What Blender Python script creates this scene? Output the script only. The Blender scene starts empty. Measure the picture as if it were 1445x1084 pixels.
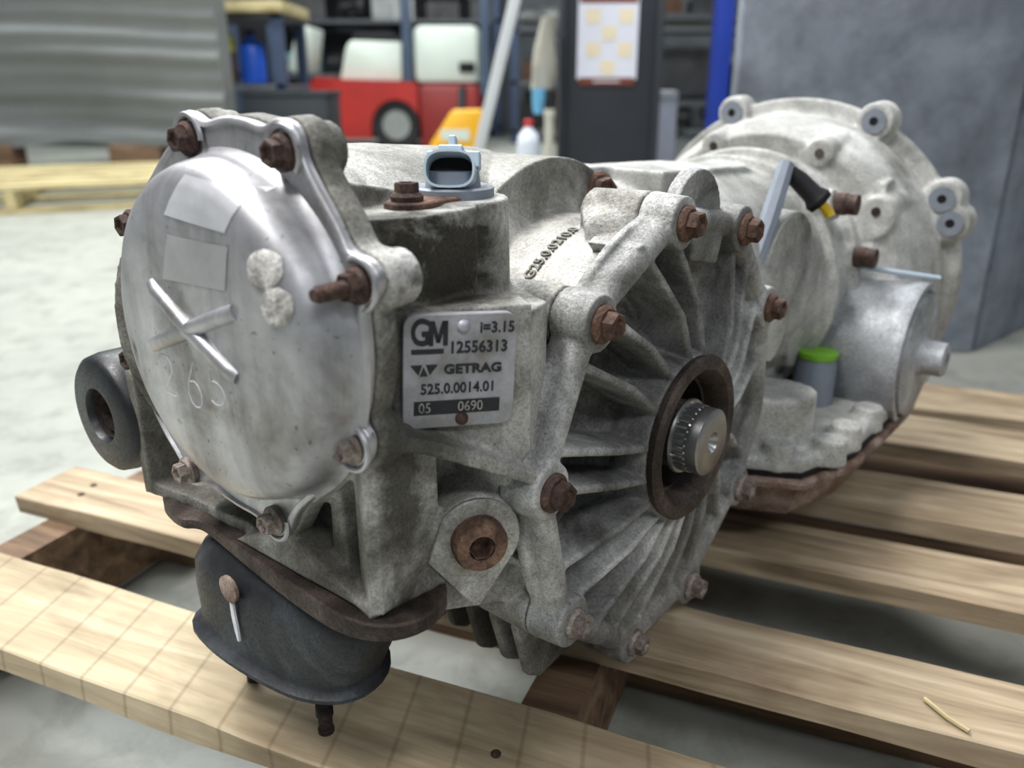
import bpy, bmesh, math, random
from mathutils import Vector, Matrix, Quaternion
R = math.radians
rnd = random.Random(7)
scene = bpy.context.scene
col = scene.collection

# ------------------------------------------------------------------ camera
PT = 0.125                                   # height of the pallet deck above the floor
cd = bpy.data.cameras.new('camera'); cam = bpy.data.objects.new('camera', cd); col.objects.link(cam)
cam.location = (0, 0, PT + 0.39)
cam.rotation_euler = (R(90) - math.atan(422 / 1150), 0, 0)
cd.sensor_width = 36; cd.lens = 36 * 1150 / 1445
cd.clip_start = 0.01
cd.dof.use_dof = True; cd.dof.focus_distance = 0.47; cd.dof.aperture_fstop = 5.6
scene.camera = cam

# ------------------------------------------------------------------ world, lights, exposure
w = bpy.data.worlds.new('hall_light'); scene.world = w; w.use_nodes = True
w.node_tree.nodes['Background'].inputs[0].default_value = (0.80, 0.90, 1.0, 1)
w.node_tree.nodes['Background'].inputs[1].default_value = 0.10
def area(name, loc, size, energy, target, color=(1, 1, 1)):
    l = bpy.data.lights.new(name, 'AREA'); l.shape = 'RECTANGLE'; l.size, l.size_y = size
    l.energy = energy; l.color = color
    o = bpy.data.objects.new(name, l); col.objects.link(o); o.location = loc
    o.rotation_euler = (Vector(target) - Vector(loc)).to_track_quat('-Z', 'Y').to_euler()
    return o
area('tube_and_fill_light', (-1.5, 0.3, 3.4), (0.5, 2.6), 112, (-1.5, 0.3, 0), (1, 0.985, 0.96))
area('tube_and_fill_light', (-0.1, 2.9, 3.6), (2.4, 0.4), 75, (-0.1, 2.9, 0), (0.96, 0.98, 1))
area('tube_and_fill_light', (1.0, -2.2, 3.2), (2.2, 0.5), 38, (1.0, -2.2, 0), (0.96, 0.98, 1))  # fill light added behind the camera to brighten upright front faces
area('tube_and_fill_light', (2.6, 1.2, 3.4), (0.4, 2.4), 14, (2.6, 1.2, 0), (0.96, 0.98, 1))
area('tube_and_fill_light', (-2.6, 4.5, 4.0), (3.0, 0.6), 120, (-2.6, 4.5, 0), (0.95, 1, 0.97))
area('tube_and_fill_light', (0.2, 7.0, 4.2), (4.0, 0.6), 130, (0.2, 7.0, 0), (0.95, 1, 1))
scene.view_settings.view_transform = 'Standard'
scene.view_settings.look = 'None'
scene.view_settings.gamma = 1
scene.view_settings.exposure = 0.85
scene.view_settings.use_curve_mapping = False

# ------------------------------------------------------------------ materials
def srgb(r, g, b):
    f = lambda c: (c / 12.92 if c <= 0.04045 else ((c + 0.055) / 1.055) ** 2.4)
    return (f(r / 255), f(g / 255), f(b / 255), 1)
MATS = {}
def new_mat(name):
    m = bpy.data.materials.new(name); m.use_nodes = True
    nt = m.node_tree; b = nt.nodes['Principled BSDF']
    return m, nt, b
def noise(nt, scale, detail=4, rough=0.6, vec=None, dist=0.0):
    n = nt.nodes.new('ShaderNodeTexNoise'); n.inputs['Scale'].default_value = scale
    n.inputs['Detail'].default_value = detail; n.inputs['Roughness'].default_value = rough
    n.inputs['Distortion'].default_value = dist
    if vec: nt.links.new(vec, n.inputs['Vector'])
    return n.outputs['Fac']
def ramp(nt, fac, stops):
    r = nt.nodes.new('ShaderNodeValToRGB'); e = r.color_ramp.elements
    while len(e) < len(stops): e.new(0.5)
    for el, (p, c) in zip(e, stops):
        el.position = p; el.color = c if len(c) == 4 else (*c, 1)
    nt.links.new(fac, r.inputs['Fac']); return r.outputs['Color']
def coords(nt, scale=(1, 1, 1), rot=(0, 0, 0)):
    t = nt.nodes.new('ShaderNodeTexCoord'); m = nt.nodes.new('ShaderNodeMapping')
    m.inputs['Scale'].default_value = scale; m.inputs['Rotation'].default_value = rot
    nt.links.new(t.outputs['Object'], m.inputs['Vector']); return m.outputs['Vector']
def mix(nt, fac, a, b, mode='MIX'):
    m = nt.nodes.new('ShaderNodeMix'); m.data_type = 'RGBA'; m.blend_type = mode
    if isinstance(fac, float): m.inputs[0].default_value = fac
    else: nt.links.new(fac, m.inputs[0])
    for s, v in ((m.inputs[6], a), (m.inputs[7], b)):
        if isinstance(v, tuple): s.default_value = v
        else: nt.links.new(v, s)
    return m.outputs[2]
def bump(nt, b, fac, strength, dist):
    n = nt.nodes.new('ShaderNodeBump'); n.inputs['Strength'].default_value = strength
    n.inputs['Distance'].default_value = dist
    nt.links.new(fac, n.inputs['Height']); nt.links.new(n.outputs['Normal'], b.inputs['Normal'])
G = lambda v: (v, v, v, 1)
def plain(name, rgb, rough=0.6, metal=0.0, var=0.0, scale=8, bmp=0.0, coat=0.0, spec=0.5):
    if name in MATS: return MATS[name]
    m, nt, b = new_mat(name)
    b.inputs['Roughness'].default_value = rough; b.inputs['Metallic'].default_value = metal
    b.inputs['Coat Weight'].default_value = coat; b.inputs['Specular IOR Level'].default_value = spec
    c = srgb(*rgb)
    v = coords(nt)
    f = noise(nt, scale, 5, 0.65, v)
    lo = tuple(x * (1 - var) for x in c[:3]) + (1,); hi = tuple(min(1, x * (1 + var)) for x in c[:3]) + (1,)
    nt.links.new(ramp(nt, f, [(0.3, lo), (0.7, hi)]), b.inputs['Base Color'])
    if bmp: bump(nt, b, noise(nt, scale * 9, 3, 0.6, v), bmp, 0.001)
    MATS[name] = m; return m
def cast(name, dark, mid, light, scale=14, rough=0.62, metal=0.25, grit=0.55, contrast=0.0, tone_patches=()):
    """weathered sand-cast aluminium: pale oxide, brown grime in patches, gritty skin"""
    m, nt, b = new_mat(name)
    v = coords(nt)
    big = noise(nt, scale, 5, 0.6, v, 0.8)
    midn = noise(nt, scale * 5, 5, 0.7, v, 0.3)
    fine = noise(nt, 520, 3, 0.7, v)
    c1 = ramp(nt, big, [(0.32 + contrast, srgb(*dark)), (0.48, srgb(*mid)), (0.66 - contrast, srgb(*light))])
    for (sc_, sr_, sh_, sf_) in tone_patches:       # local patches of dirt, oxide and darker tone with ragged outlines
        dv = nt.nodes.new('ShaderNodeVectorMath'); dv.operation = 'SUBTRACT'; nt.links.new(v, dv.inputs[0]); dv.inputs[1].default_value = sc_
        mv = nt.nodes.new('ShaderNodeVectorMath'); mv.operation = 'MULTIPLY'; nt.links.new(dv.outputs[0], mv.inputs[0]); mv.inputs[1].default_value = tuple(1 / q for q in sr_)
        ln = nt.nodes.new('ShaderNodeVectorMath'); ln.operation = 'LENGTH'; nt.links.new(mv.outputs[0], ln.inputs[0])
        ad = nt.nodes.new('ShaderNodeMath'); ad.operation = 'ADD'; nt.links.new(ln.outputs['Value'], ad.inputs[0])
        n5 = noise(nt, 38, 6, 0.7, v, 0.5); ad2 = nt.nodes.new('ShaderNodeMath'); ad2.operation = 'MULTIPLY_ADD'; nt.links.new(n5, ad2.inputs[0]); ad2.inputs[1].default_value = 2.0; ad2.inputs[2].default_value = -1.0
        nt.links.new(ad2.outputs[0], ad.inputs[1])
        c1 = mix(nt, ramp(nt, ad.outputs[0], [(0.45, G(sf_)), (1.0, G(0.0))]), c1, srgb(*sh_))
    c = mix(nt, 0.55, c1, ramp(nt, midn, [(0.32, G(0.42)), (0.58, G(1.0))]), 'MULTIPLY')
    c = mix(nt, 0.5, c, ramp(nt, fine, [(0.34, G(0.35)), (0.58, G(1.0))]), 'MULTIPLY')
    spk = noise(nt, 900, 2, 0.5, v)
    c = mix(nt, 0.6, c, ramp(nt, spk, [(0.30, srgb(50, 44, 38)), (0.36, G(1.0))]), 'MULTIPLY')
    nt.links.new(c, b.inputs['Base Color'])
    b.inputs['Metallic'].default_value = metal
    rr = ramp(nt, fine, [(0.3, G(min(1, rough + 0.15))), (0.7, G(rough - 0.1))])
    nt.links.new(rr, b.inputs['Roughness'])
    bump(nt, b, fine, grit, 0.0011)
    return m
M_case = cast('cast_aluminium_grimy', (72, 68, 58), (142, 140, 133), (208, 207, 203), 12, tone_patches=(
    ((-.135, -.095, .312), (.060, .05, .040), (46, 42, 30), .97), ((-.178, -.108, .24), (.022, .03, .11), (72, 70, 64), .85), ((-.15, -.06, .15), (.06, .07, .05), (92, 88, 78), .7),
    ((-.02, -.07, .285), (.075, .055, .05), (198, 196, 190), .85), ((-.09, -.14, .24), (.035, .035, .11), (208, 206, 202), .8), ((.0, .0, .04), (.2, .2, .06), (84, 78, 66), .7), ((-.01, -.01, .36), (.13, .06, .04), (158, 157, 150), .8)))
M_cover = cast('cast_aluminium_pale', (92, 91, 87), (160, 160, 158), (216, 216, 214), 13, tone_patches=(((.03, -.11, .17), (.13, .012, .13), (84, 82, 77), .8), ((.06, -.13, .05), (.11, .05, .06), (128, 122, 110), .6)))  # disc patch darkens the dish floor between the ribs, another the lower part
M_trans = cast('cast_aluminium_white', (124, 123, 118), (182, 182, 178), (216, 216, 213), 9, 0.6, 0.15, 0.35)
M_drum = cast('cast_aluminium_smooth', (120, 122, 122), (168, 171, 175), (206, 209, 214), 8, 0.5, 0.35, 0.2)
M_rust = cast('rusty_steel', (48, 34, 30), (80, 59, 52), (122, 97, 86), 60, 0.7, 0.3, 0.5)
M_rust2 = cast('rusty_steel_orange', (56, 40, 34), (96, 70, 58), (146, 114, 94), 50, 0.75, 0.15, 0.5)
M_brown = cast('scorched_steel', (38, 31, 28), (64, 54, 49), (100, 88, 82), 26, 0.6, 0.4, 0.4)
M_black = cast('black_painted_steel', (26, 28, 32), (44, 47, 52), (70, 74, 80), 16, 0.5, 0.2, 0.15)
M_rubber = cast('black_rubber', (20, 22, 26), (34, 37, 42), (52, 56, 62), 20, 0.42, 0.0, 0.12)
M_pan = cast('rusty_pan_steel', (86, 62, 50), (138, 112, 98), (178, 160, 150), 24, 0.55, 0.3, 0.3)
M_grey_pl = plain('grey_plastic', (122, 130, 142), 0.45, 0, 0.12, 40)
M_conn_pl = plain('pale_grey_connector_plastic', (168, 184, 196), 0.4, 0, 0.08, 40)
M_dark = plain('black_plastic', (22, 22, 25), 0.6, 0, 0.2, 30, spec=0.25)
M_green = plain('green_cap_plastic', (110, 168, 40), 0.45, 0, 0.1, 40)
M_yellow_w = plain('yellow_wire', (214, 178, 30), 0.5, 0, 0.1, 40)
M_spline = plain('machined_steel', (150, 150, 150), 0.35, 0.85, 0.2, 60)
M_ink = plain('black_ink', (30, 31, 36), 0.6, 0, 0.45, 160)
M_chalk = plain('white_chalk', (214, 216, 222), 0.9, 0, 0.15, 140)
M_machined = cast('machined_aluminium', (140, 138, 130), (176, 174, 168), (204, 202, 196), 20, 0.5, 0.35, 0.12)

def mat_polished():
    m, nt, b = new_mat('polished_aluminium')
    v = coords(nt, (40, 40, 3)); streak = noise(nt, 1.0, 4, 0.6, v, 0.4)
    v2 = coords(nt); blotch = noise(nt, 22, 6, 0.65, v2, 0.3); pit = noise(nt, 260, 2, 0.5, v2)
    c = ramp(nt, blotch, [(0.28, srgb(128, 125, 122)), (0.5, srgb(184, 184, 188)), (0.7, srgb(208, 209, 214))])
    c = mix(nt, 0.5, c, ramp(nt, streak, [(0.3, srgb(150, 146, 148)), (0.62, G(1.0))]), 'MULTIPLY')
    sm = noise(nt, 55, 5, 0.75, coords(nt, (1, 1, 0.35)), 0.6)      # dark oily smears
    c = mix(nt, 0.75, c, ramp(nt, sm, [(0.27, srgb(66, 60, 52)), (0.36, G(1.0))]), 'MULTIPLY')
    c = mix(nt, 0.5, c, ramp(nt, pit, [(0.26, srgb(60, 56, 50)), (0.32, G(1.0))]), 'MULTIPLY')
    nt.links.new(c, b.inputs['Base Color']); b.inputs['Metallic'].default_value = 0.8
    nt.links.new(ramp(nt, streak, [(0.3, G(0.52)), (0.7, G(0.36))]), b.inputs['Roughness'])
    bump(nt, b, pit, 0.05, 0.0005)
    return m
M_pol = mat_polished()

def mat_plate():
    m, nt, b = new_mat('brushed_tag_aluminium')
    v = coords(nt); f = noise(nt, 45, 5, 0.7, v)
    nt.links.new(ramp(nt, f, [(0.3, srgb(128, 123, 118)), (0.65, srgb(174, 175, 183))]), b.inputs['Base Color'])
    b.inputs['Metallic'].default_value = 0.35; b.inputs['Roughness'].default_value = 0.5
    return m
M_plate = mat_plate()

SEAM = -1
def mat_wood(name, dark, mid, light, seams=False, grain=1.0):
    m, nt, b = new_mat(name)
    oi = nt.nodes.new('ShaderNodeObjectInfo')
    t = nt.nodes.new('ShaderNodeTexCoord')
    add = nt.nodes.new('ShaderNodeVectorMath'); add.operation = 'ADD'
    sc = nt.nodes.new('ShaderNodeVectorMath'); sc.operation = 'SCALE'; sc.inputs['Scale'].default_value = 7.3
    cmb = nt.nodes.new('ShaderNodeCombineXYZ')
    nt.links.new(oi.outputs['Random'], cmb.inputs[0]); nt.links.new(oi.outputs['Random'], cmb.inputs[1])
    nt.links.new(cmb.outputs[0], sc.inputs[0]); nt.links.new(t.outputs['Object'], add.inputs[0]); nt.links.new(sc.outputs[0], add.inputs[1])
    mp = nt.nodes.new('ShaderNodeMapping'); mp.inputs['Scale'].default_value = (2.2, 34, 34)
    nt.links.new(add.outputs[0], mp.inputs['Vector'])
    mp2 = nt.nodes.new('ShaderNodeMapping'); mp2.inputs['Scale'].default_value = (3, 7, 7)
    nt.links.new(add.outputs[0], mp2.inputs['Vector'])
    g = noise(nt, 1.6, 6, 0.62, mp.outputs[0], 0.8)
    blo = noise(nt, 1.8, 4, 0.6, mp2.outputs[0], 0.5)
    c = ramp(nt, g, [(0.3, srgb(*dark)), (0.5, srgb(*mid)), (0.7, srgb(*light))])
    c = mix(nt, 0.55, c, ramp(nt, blo, [(0.32, srgb(140, 120, 94)), (0.56, G(1.0))]), 'MULTIPLY')
    if seams:
        wv = nt.nodes.new('ShaderNodeTexWave'); wv.wave_type = 'BANDS'; wv.bands_direction = 'X'
        wv.inputs['Scale'].default_value = 8.0; wv.inputs['Distortion'].default_value = 0.4; wv.inputs['Detail'].default_value = 1
        mp3 = nt.nodes.new('ShaderNodeMapping'); mp3.inputs['Rotation'].default_value = (0, 0, R(14) * SEAM)
        nt.links.new(t.outputs['Object'], mp3.inputs['Vector']); nt.links.new(mp3.outputs[0], wv.inputs['Vector'])
        c = mix(nt, 0.32, c, ramp(nt, wv.outputs['Fac'], [(0.0, srgb(120, 96, 66)), (0.025, G(1.0))]), 'MULTIPLY')
    nt.links.new(c, b.inputs['Base Color']); b.inputs['Roughness'].default_value = 0.78
    bump(nt, b, g, 0.35, 0.0015)
    return m
M_wood = mat_wood('pallet_wood', (120, 102, 80), (164, 146, 120), (190, 174, 148))
M_wood_seam = mat_wood('pallet_wood_seamed', (148, 132, 106), (176, 161, 133), (194, 181, 155), True)
M_wood_dk = mat_wood('pallet_stringer_wood', (74, 54, 40), (112, 88, 66), (142, 116, 90))
M_wood_new = mat_wood('new_pallet_wood', (160, 146, 102), (188, 174, 130), (206, 194, 152))

def mat_floor():
    m, nt, b = new_mat('worn_concrete')
    v = coords(nt)
    f = noise(nt, 1.3, 7, 0.65, v, 0.4); f2 = noise(nt, 14, 6, 0.7, v, 0.5)
    c = ramp(nt, f, [(0.3, srgb(134, 136, 131)), (0.6, srgb(160, 162, 153))])
    c = mix(nt, 0.45, c, ramp(nt, f2, [(0.28, srgb(120, 116, 108)), (0.52, G(1.0))]), 'MULTIPLY')
    nt.links.new(c, b.inputs['Base Color']); b.inputs['Roughness'].default_value = 0.45
    bump(nt, b, f2, 0.1, 0.002)
    return m
M_floor = mat_floor()

# ------------------------------------------------------------------ object helpers
def put(o, parent=None):
    col.objects.link(o)
    if parent is not None: o.parent = parent
    return o
def tag(o, label=None, cat=None, group=None, kind=None):
    if label: o['label'] = label
    if cat: o['category'] = cat
    if group: o['group'] = group
    if kind: o['kind'] = kind
    return o
def empty(name, loc, rz=0, label=None, cat=None, group=None):
    o = bpy.data.objects.new(name, None); o.location = loc; o.rotation_euler = (0, 0, rz); o.empty_display_size = 0.05
    return tag(put(o), label, cat, group)
def finish(me, smooth=35):
    me.update()
    if smooth:
        for p in me.polygons: p.use_smooth = True
        me.set_sharp_from_angle(angle=R(smooth))
def build(name, bm, mat, parent=None, smooth=35):
    bmesh.ops.recalc_face_normals(bm, faces=bm.faces[:])
    me = bpy.data.meshes.new(name); bm.to_mesh(me); bm.free()
    me.materials.append(mat); finish(me, smooth)
    return put(bpy.data.objects.new(name, me), parent)
def build_cast(name, bm, mat, parent, voxel=0.0016, it=4, fac=0.5):
    """union of the overlapping solids, blended with cast fillets"""
    bmesh.ops.recalc_face_normals(bm, faces=bm.faces[:])
    me = bpy.data.meshes.new(name + '_raw'); bm.to_mesh(me); bm.free()
    o = bpy.data.objects.new(name + '_raw', me); col.objects.link(o)
    md = o.modifiers.new('r', 'REMESH'); md.mode = 'VOXEL'; md.voxel_size = voxel
    ms = o.modifiers.new('s', 'SMOOTH'); ms.factor = fac; ms.iterations = it
    dg = bpy.context.evaluated_depsgraph_get()
    out = bpy.data.meshes.new_from_object(o.evaluated_get(dg)); out.name = name
    bpy.data.objects.remove(o); bpy.data.meshes.remove(me)
    out.materials.clear(); out.materials.append(mat)
    for p in out.polygons: p.use_smooth = True
    return put(bpy.data.objects.new(name, out), parent)

# shapes are written in the gearbox frame: a = towards the bell housing, s = towards the ribbed side cover, z = up
def V(a, s, z): return Vector((a, -s, z))
def box(bm, c, size, rot=None):
    m = Matrix.Translation(Vector(c)) @ (rot.to_4x4() if rot else Matrix.Identity(4)) @ Matrix.Diagonal((*size, 1))
    return bmesh.ops.create_cube(bm, size=1, matrix=m)['verts']
def lbox(bm, a0, a1, s0, s1, z0, z1):
    return box(bm, ((a0 + a1) / 2, -(s0 + s1) / 2, (z0 + z1) / 2), (abs(a1 - a0), abs(s1 - s0), abs(z1 - z0)))
def cone(bm, p0, p1, r0, r1=None, n=32):
    p0, p1 = Vector(p0), Vector(p1); r1 = r0 if r1 is None else r1; d = p1 - p0
    m = Matrix.Translation((p0 + p1) / 2) @ d.to_track_quat('Z', 'Y').to_matrix().to_4x4()
    return bmesh.ops.create_cone(bm, cap_ends=True, segments=n, radius1=r0, radius2=r1, depth=d.length, matrix=m)['verts']
def prism(bm, pts, f0, f1):
    """pts: polygon; f0/f1 turn a polygon point into the two end positions"""
    n = len(pts)
    pts = [p if isinstance(p, (tuple, list)) else (p,) for p in pts]
    a = [bm.verts.new(f0(*p)) for p in pts]; b = [bm.verts.new(f1(*p)) for p in pts]
    bm.faces.new(a); bm.faces.new(b[::-1])
    for i in range(n): bm.faces.new((a[i], a[(i + 1) % n], b[(i + 1) % n], b[i]))
def rings(bm, loops, cap0=True, cap1=True):
    vs = [[bm.verts.new(p) for p in L] for L in loops]; n = len(loops[0])
    for u, v in zip(vs, vs[1:]):
        for i in range(n): bm.faces.new((u[i], u[(i + 1) % n], v[(i + 1) % n], v[i]))
    if cap0: bm.faces.new(vs[0][::-1])
    if cap1: bm.faces.new(vs[-1])
    return vs
def lathe(bm, prof, org, axis, n=48, cap0=False, cap1=False):
    """prof: (radius, height) pairs along axis from org"""
    q = Vector(axis).to_track_quat('Z', 'Y').to_matrix(); org = Vector(org)
    loops = [[org + q @ Vector((max(r, 1e-5) * math.cos(t), max(r, 1e-5) * math.sin(t), h)) for t in [2 * math.pi * i / n for i in range(n)]] for r, h in prof]
    rings(bm, loops, cap0, cap1)
def tube(bm, pts, r, n=10, rr=None):
    pts = [Vector(p) for p in pts]; L = []
    ref = None
    for i, p in enumerate(pts):
        d = (pts[min(i + 1, len(pts) - 1)] - pts[max(i - 1, 0)]).normalized()
        x = d.orthogonal().normalized() if ref is None else (ref - d * ref.dot(d)).normalized()
        ref = x; y = d.cross(x); q = rr[i] if rr else r
        L.append([p + (x * math.cos(t) + y * math.sin(t)) * q for t in [2 * math.pi * k / n for k in range(n)]])
    rings(bm, L)
def bevel(bm, w, seg=2, ang=30):
    bmesh.ops.recalc_face_normals(bm, faces=bm.faces[:])
    es = [e for e in bm.edges if len(e.link_faces) == 2 and e.calc_face_angle(0) > R(ang)]
    bmesh.ops.bevel(bm, geom=es, offset=w, segments=seg, affect='EDGES', profile=0.5, clamp_overlap=True)
def smooth_poly(pts, it=2):
    for _ in range(it):
        q = []
        for i in range(len(pts)):
            a, b = Vector(pts[i]), Vector(pts[(i + 1) % len(pts)])
            q += [tuple(a * .75 + b * .25), tuple(a * .25 + b * .75)]
        pts = q
    return pts
def shared(name, me, parent, loc, axis=None, roll=0.0, scale=1.0):
    o = put(bpy.data.objects.new(name, me), parent); o.location = loc
    if axis is not None:
        o.rotation_mode = 'QUATERNION'
        o.rotation_quaternion = Vector(axis).to_track_quat('Z', 'Y') @ Quaternion((0, 0, 1), roll)
    o.scale = (scale,) * 3
    return o
def mesh_of(bm, mat, name, smooth=30):
    bmesh.ops.recalc_face_normals(bm, faces=bm.faces[:])
    me = bpy.data.meshes.new(name); bm.to_mesh(me); bm.free(); me.materials.append(mat); finish(me, smooth); return me
def text_mesh(name, body, size, mat, parent, M, bold=0.0, depth=0.0003, sx=1.0, align='LEFT', space=1.0):
    c = bpy.data.curves.new(name, 'FONT'); c.body = body; c.size = size; c.extrude = depth; c.offset = bold
    c.align_x = align; c.align_y = 'CENTER'; c.space_character = space; c.resolution_u = 4
    o = bpy.data.objects.new(name, c); col.objects.link(o)
    dg = bpy.context.evaluated_depsgraph_get(); me = bpy.data.meshes.new_from_object(o.evaluated_get(dg))
    bpy.data.objects.remove(o); bpy.data.curves.remove(c)
    me.transform(M @ Matrix.Diagonal((sx, 1, 1, 1))); me.materials.clear(); me.materials.append(mat); me.name = name
    return put(bpy.data.objects.new(name, me), parent)

# flange bolts -------------------------------------------------------
def bolt_mesh(mat, rf=0.0105, rh=0.0078, hh=0.0105, name='bolt', stud=False):
    bm = bmesh.new()
    lathe(bm, [(rf * .9, -.004), (rf, 0.0), (rf, .0022), (rf * .82, .0042), (rh * .8, .0046)], (0, 0, 0), (0, 0, 1), 24, True, True)
    hx = lambda r, z: [Vector((r * math.cos(R(60 * k)), r * math.sin(R(60 * k)), z)) for k in range(6)]
    ci = lambda r, z: [Vector((r * math.cos(R(60 * k)), r * math.sin(R(60 * k)), z)) for k in range(6)]
    rings(bm, [hx(rh, .003), hx(rh, hh - .0012), hx(rh * .93, hh), ci(rh * .68, hh), ci(rh * .55, hh - .0022)])
    if stud:
        L = []; n = 16
        prof = [(rh * .52, hh - .004)]
        for k in range(13):
            prof += [(rh * .56, hh + .0014 * k), (rh * .47, hh + .0014 * k + .0007)]
        prof += [(rh * .40, hh + .020)]
        lathe(bm, prof, (0, 0, 0), (0, 0, 1), n, True, True)
    return mesh_of(bm, mat, name, 25)
ME_bolt = bolt_mesh(M_rust)
ME_bolt_o = bolt_mesh(M_rust2, name='bolt_orange')
ME_bolt_pale = bolt_mesh(cast('dull_steel', (112, 92, 84), (158, 146, 138), (196, 190, 186), 60, 0.5, 0.5, 0.3), name='bolt_pale')
ME_stud = bolt_mesh(M_rust, 0.0105, 0.0085, 0.0100, 'stud_bolt', True)

# ================================================================== setting
def structure(o): o['kind'] = 'structure'; return o
bm = bmesh.new(); bmesh.ops.create_grid(bm, x_segments=2, y_segments=2, size=1, matrix=Matrix.Translation((0, 4, 0)) @ Matrix.Diagonal((8, 8, 1, 1)))
structure(build('floor', bm, M_floor, None, 0))
bm = bmesh.new(); box(bm, (0, 9.6, 2.2), (16, 0.1, 4.4))
structure(build('wall_back', bm, plain('dim_block_wall', (84, 88, 92), 0.85, 0, 0.3, 2), None, 0))

# ================================================================== pallet under the gearbox
PB = R(-67.6)                                       # heading of the deck boards
bdir = Vector((math.sin(PB), math.cos(PB), 0)); ndir = Vector((bdir.y, -bdir.x, 0))
pallet = empty('wooden_pallet', (0.12 * bdir.x + 0.75 * ndir.x, 0.12 * bdir.y + 0.75 * ndir.y, 0), math.atan2(bdir.y, bdir.x),
               'weathered wooden pallet with spaced deck boards carrying the gearbox', 'pallet')
def chip_board(x0, x1, y0, y1, z0, z1, seed, waney=0.003, n=28):
    """a sawn board with slightly wandering edges"""
    r = random.Random(seed); bm = bmesh.new(); L = []
    ph = [r.uniform(0, 6) for _ in range(8)]
    wob = lambda t, k: waney * (0.6 * math.sin(t * 5 + ph[k]) + 0.4 * math.sin(t * 13 + ph[k + 1])) + r.uniform(-1, 1) * waney * .22
    for i in range(n + 1):
        t = i / n; x = x0 + (x1 - x0) * t
        a, b = wob(t * 3, 0), wob(t * 3, 2); c, d = wob(t * 3, 4), wob(t * 3, 1)
        L.append([Vector((x, y0 + c, z0)), Vector((x, y1 + d, z0)), Vector((x, y1 + b, z1 - .001)), Vector((x, y1 + b - .0015, z1)), Vector((x, y0 + a + .0015, z1)), Vector((x, y0 + a, z1 - .001))])
    rings(bm, L)
    return bm
# board rows: distance band across the pallet (near edge, far edge); local y points away from the camera
rows = [(.314, .408), (.488, .560), (.654, .730), (.788, .878), (.968, 1.068), (1.098, 1.205)]
X1, X0 = 0.745 - 0.12, -0.47 - 0.12
loc_y = lambda v: v - 0.75
yf = 1 if (Matrix.Rotation(math.atan2(bdir.y, bdir.x), 3, 'Z') @ Vector((0, 1, 0))).dot(ndir) > 0 else -1
def pboard(name, x0, x1, n0, n1, z0, z1, seed, mat, wob=.0022):
    y0, y1 = sorted((yf * loc_y(n0), yf * loc_y(n1)))
    return build(name, chip_board(x0, x1, y0, y1, z0, z1, seed, wob), mat, pallet, 30)
for k, (n0, n1) in enumerate(rows):
    pboard('deck_board', X0, X1 + (0, 0, -.004, .003, -.002, .002)[k], n0, n1, PT - .019, PT, 11 + k, M_wood_seam if k == 0 else M_wood)
for k, xs in enumerate((X1 - .06, 0.03, X0 + .06)):
    pboard('stringer', xs - .02, xs + .02, .316, 1.203, .017, PT - .0192, 31 + k, M_wood_dk, .0015)
for k, (n0, n1) in enumerate(((.60, .69), (.87, .96), (1.11, 1.20))):
    pboard('bottom_board', X0, X1, n0, n1, .001, .0168, 41 + k, M_wood_dk)
for (px, pn) in ((X1 - .06, .515), (X1 - .055, .535), (0.03, .51), (0.033, .54), (.028, .345), (.04, .362), (0.03, .68), (.03, .71)):
    bm = bmesh.new(); lathe(bm, [(.0034, -.004), (.0034, .0008), (.0024, .0012)], (0, 0, 0), (0, 0, 1), 10, True, True)
    shared('nail', mesh_of(bm, M_rust, 'nail'), pallet, (px, yf * loc_y(pn), PT))
# straw splinter lying on the deck
q = 0.30 * -bdir + 0.0 * ndir
bm = bmesh.new(); tube(bm, [(0, 0, .0026), (.014, .002, .0033), (.033, -.001, .0026)], .0016, 6)
sp = build('wood_splinter', bm, M_wood_new)
sp.location = (.292, .412, PT); sp.rotation_euler = (0, 0, R(118))
tag(sp, 'small pale wood splinter lying on a deck board', 'splinter')

# ================================================================== gearbox with differential
GX, GY = -0.025, 0.56
gb = empty('gearbox', (GX, GY, PT), R(51), 'dirty cast aluminium automatic gearbox with bolted differential on a wooden pallet', 'gearbox')
AC, ZC = 0.042, 0.170            # axle centre of the ribbed side cover (a, z)
SP = lambda ang, r, s: V(AC + r * math.cos(R(ang)), s, ZC + r * math.sin(R(ang)))
BOLTS = [(96, .143), (60, .147), (24, .147), (-10, .146), (-37, .142), (-75, .143), (-108, .148), (-146, .146), (174, .146), (136, .143)]
Sdir = V(0, 1, 0); Adir = V(1, 0, 0)

# rear cover outline (s, z) in the plane of its flange, with the seven lugs
RC = [(-13, 370), (-9, 376), (-3, 379), (4, 377), (8, 375), (13, 374), (29, 377), (44, 376), (57, 373), (63, 376), (71, 377), (78, 374), (81, 368), (82, 360), (92, 347), (101, 336), (107, 325),
      (115, 324), (123, 321), (126, 314), (121, 306), (114, 301), (115, 289), (115, 276), (112, 258), (107, 247), (114, 242), (111, 229), (101, 222), (92, 221), (76, 204), (52, 184), (44, 169),
      (36, 161), (27, 161), (20, 168), (-6, 168), (-30, 173), (-46, 166), (-56, 167), (-57, 178), (-74, 193), (-88, 214), (-98, 232), (-97, 250), (-93, 269), (-83, 297), (-83, 312), (-82, 320),
      (-75, 326), (-66, 328), (-56, 337), (-43, 347), (-28, 359), (-18, 365)]
RC = [(s / 1000, z / 1000) for s, z in RC]
RCs = smooth_poly(RC, 2)
rc_c = (0.012, 0.267)
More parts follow.
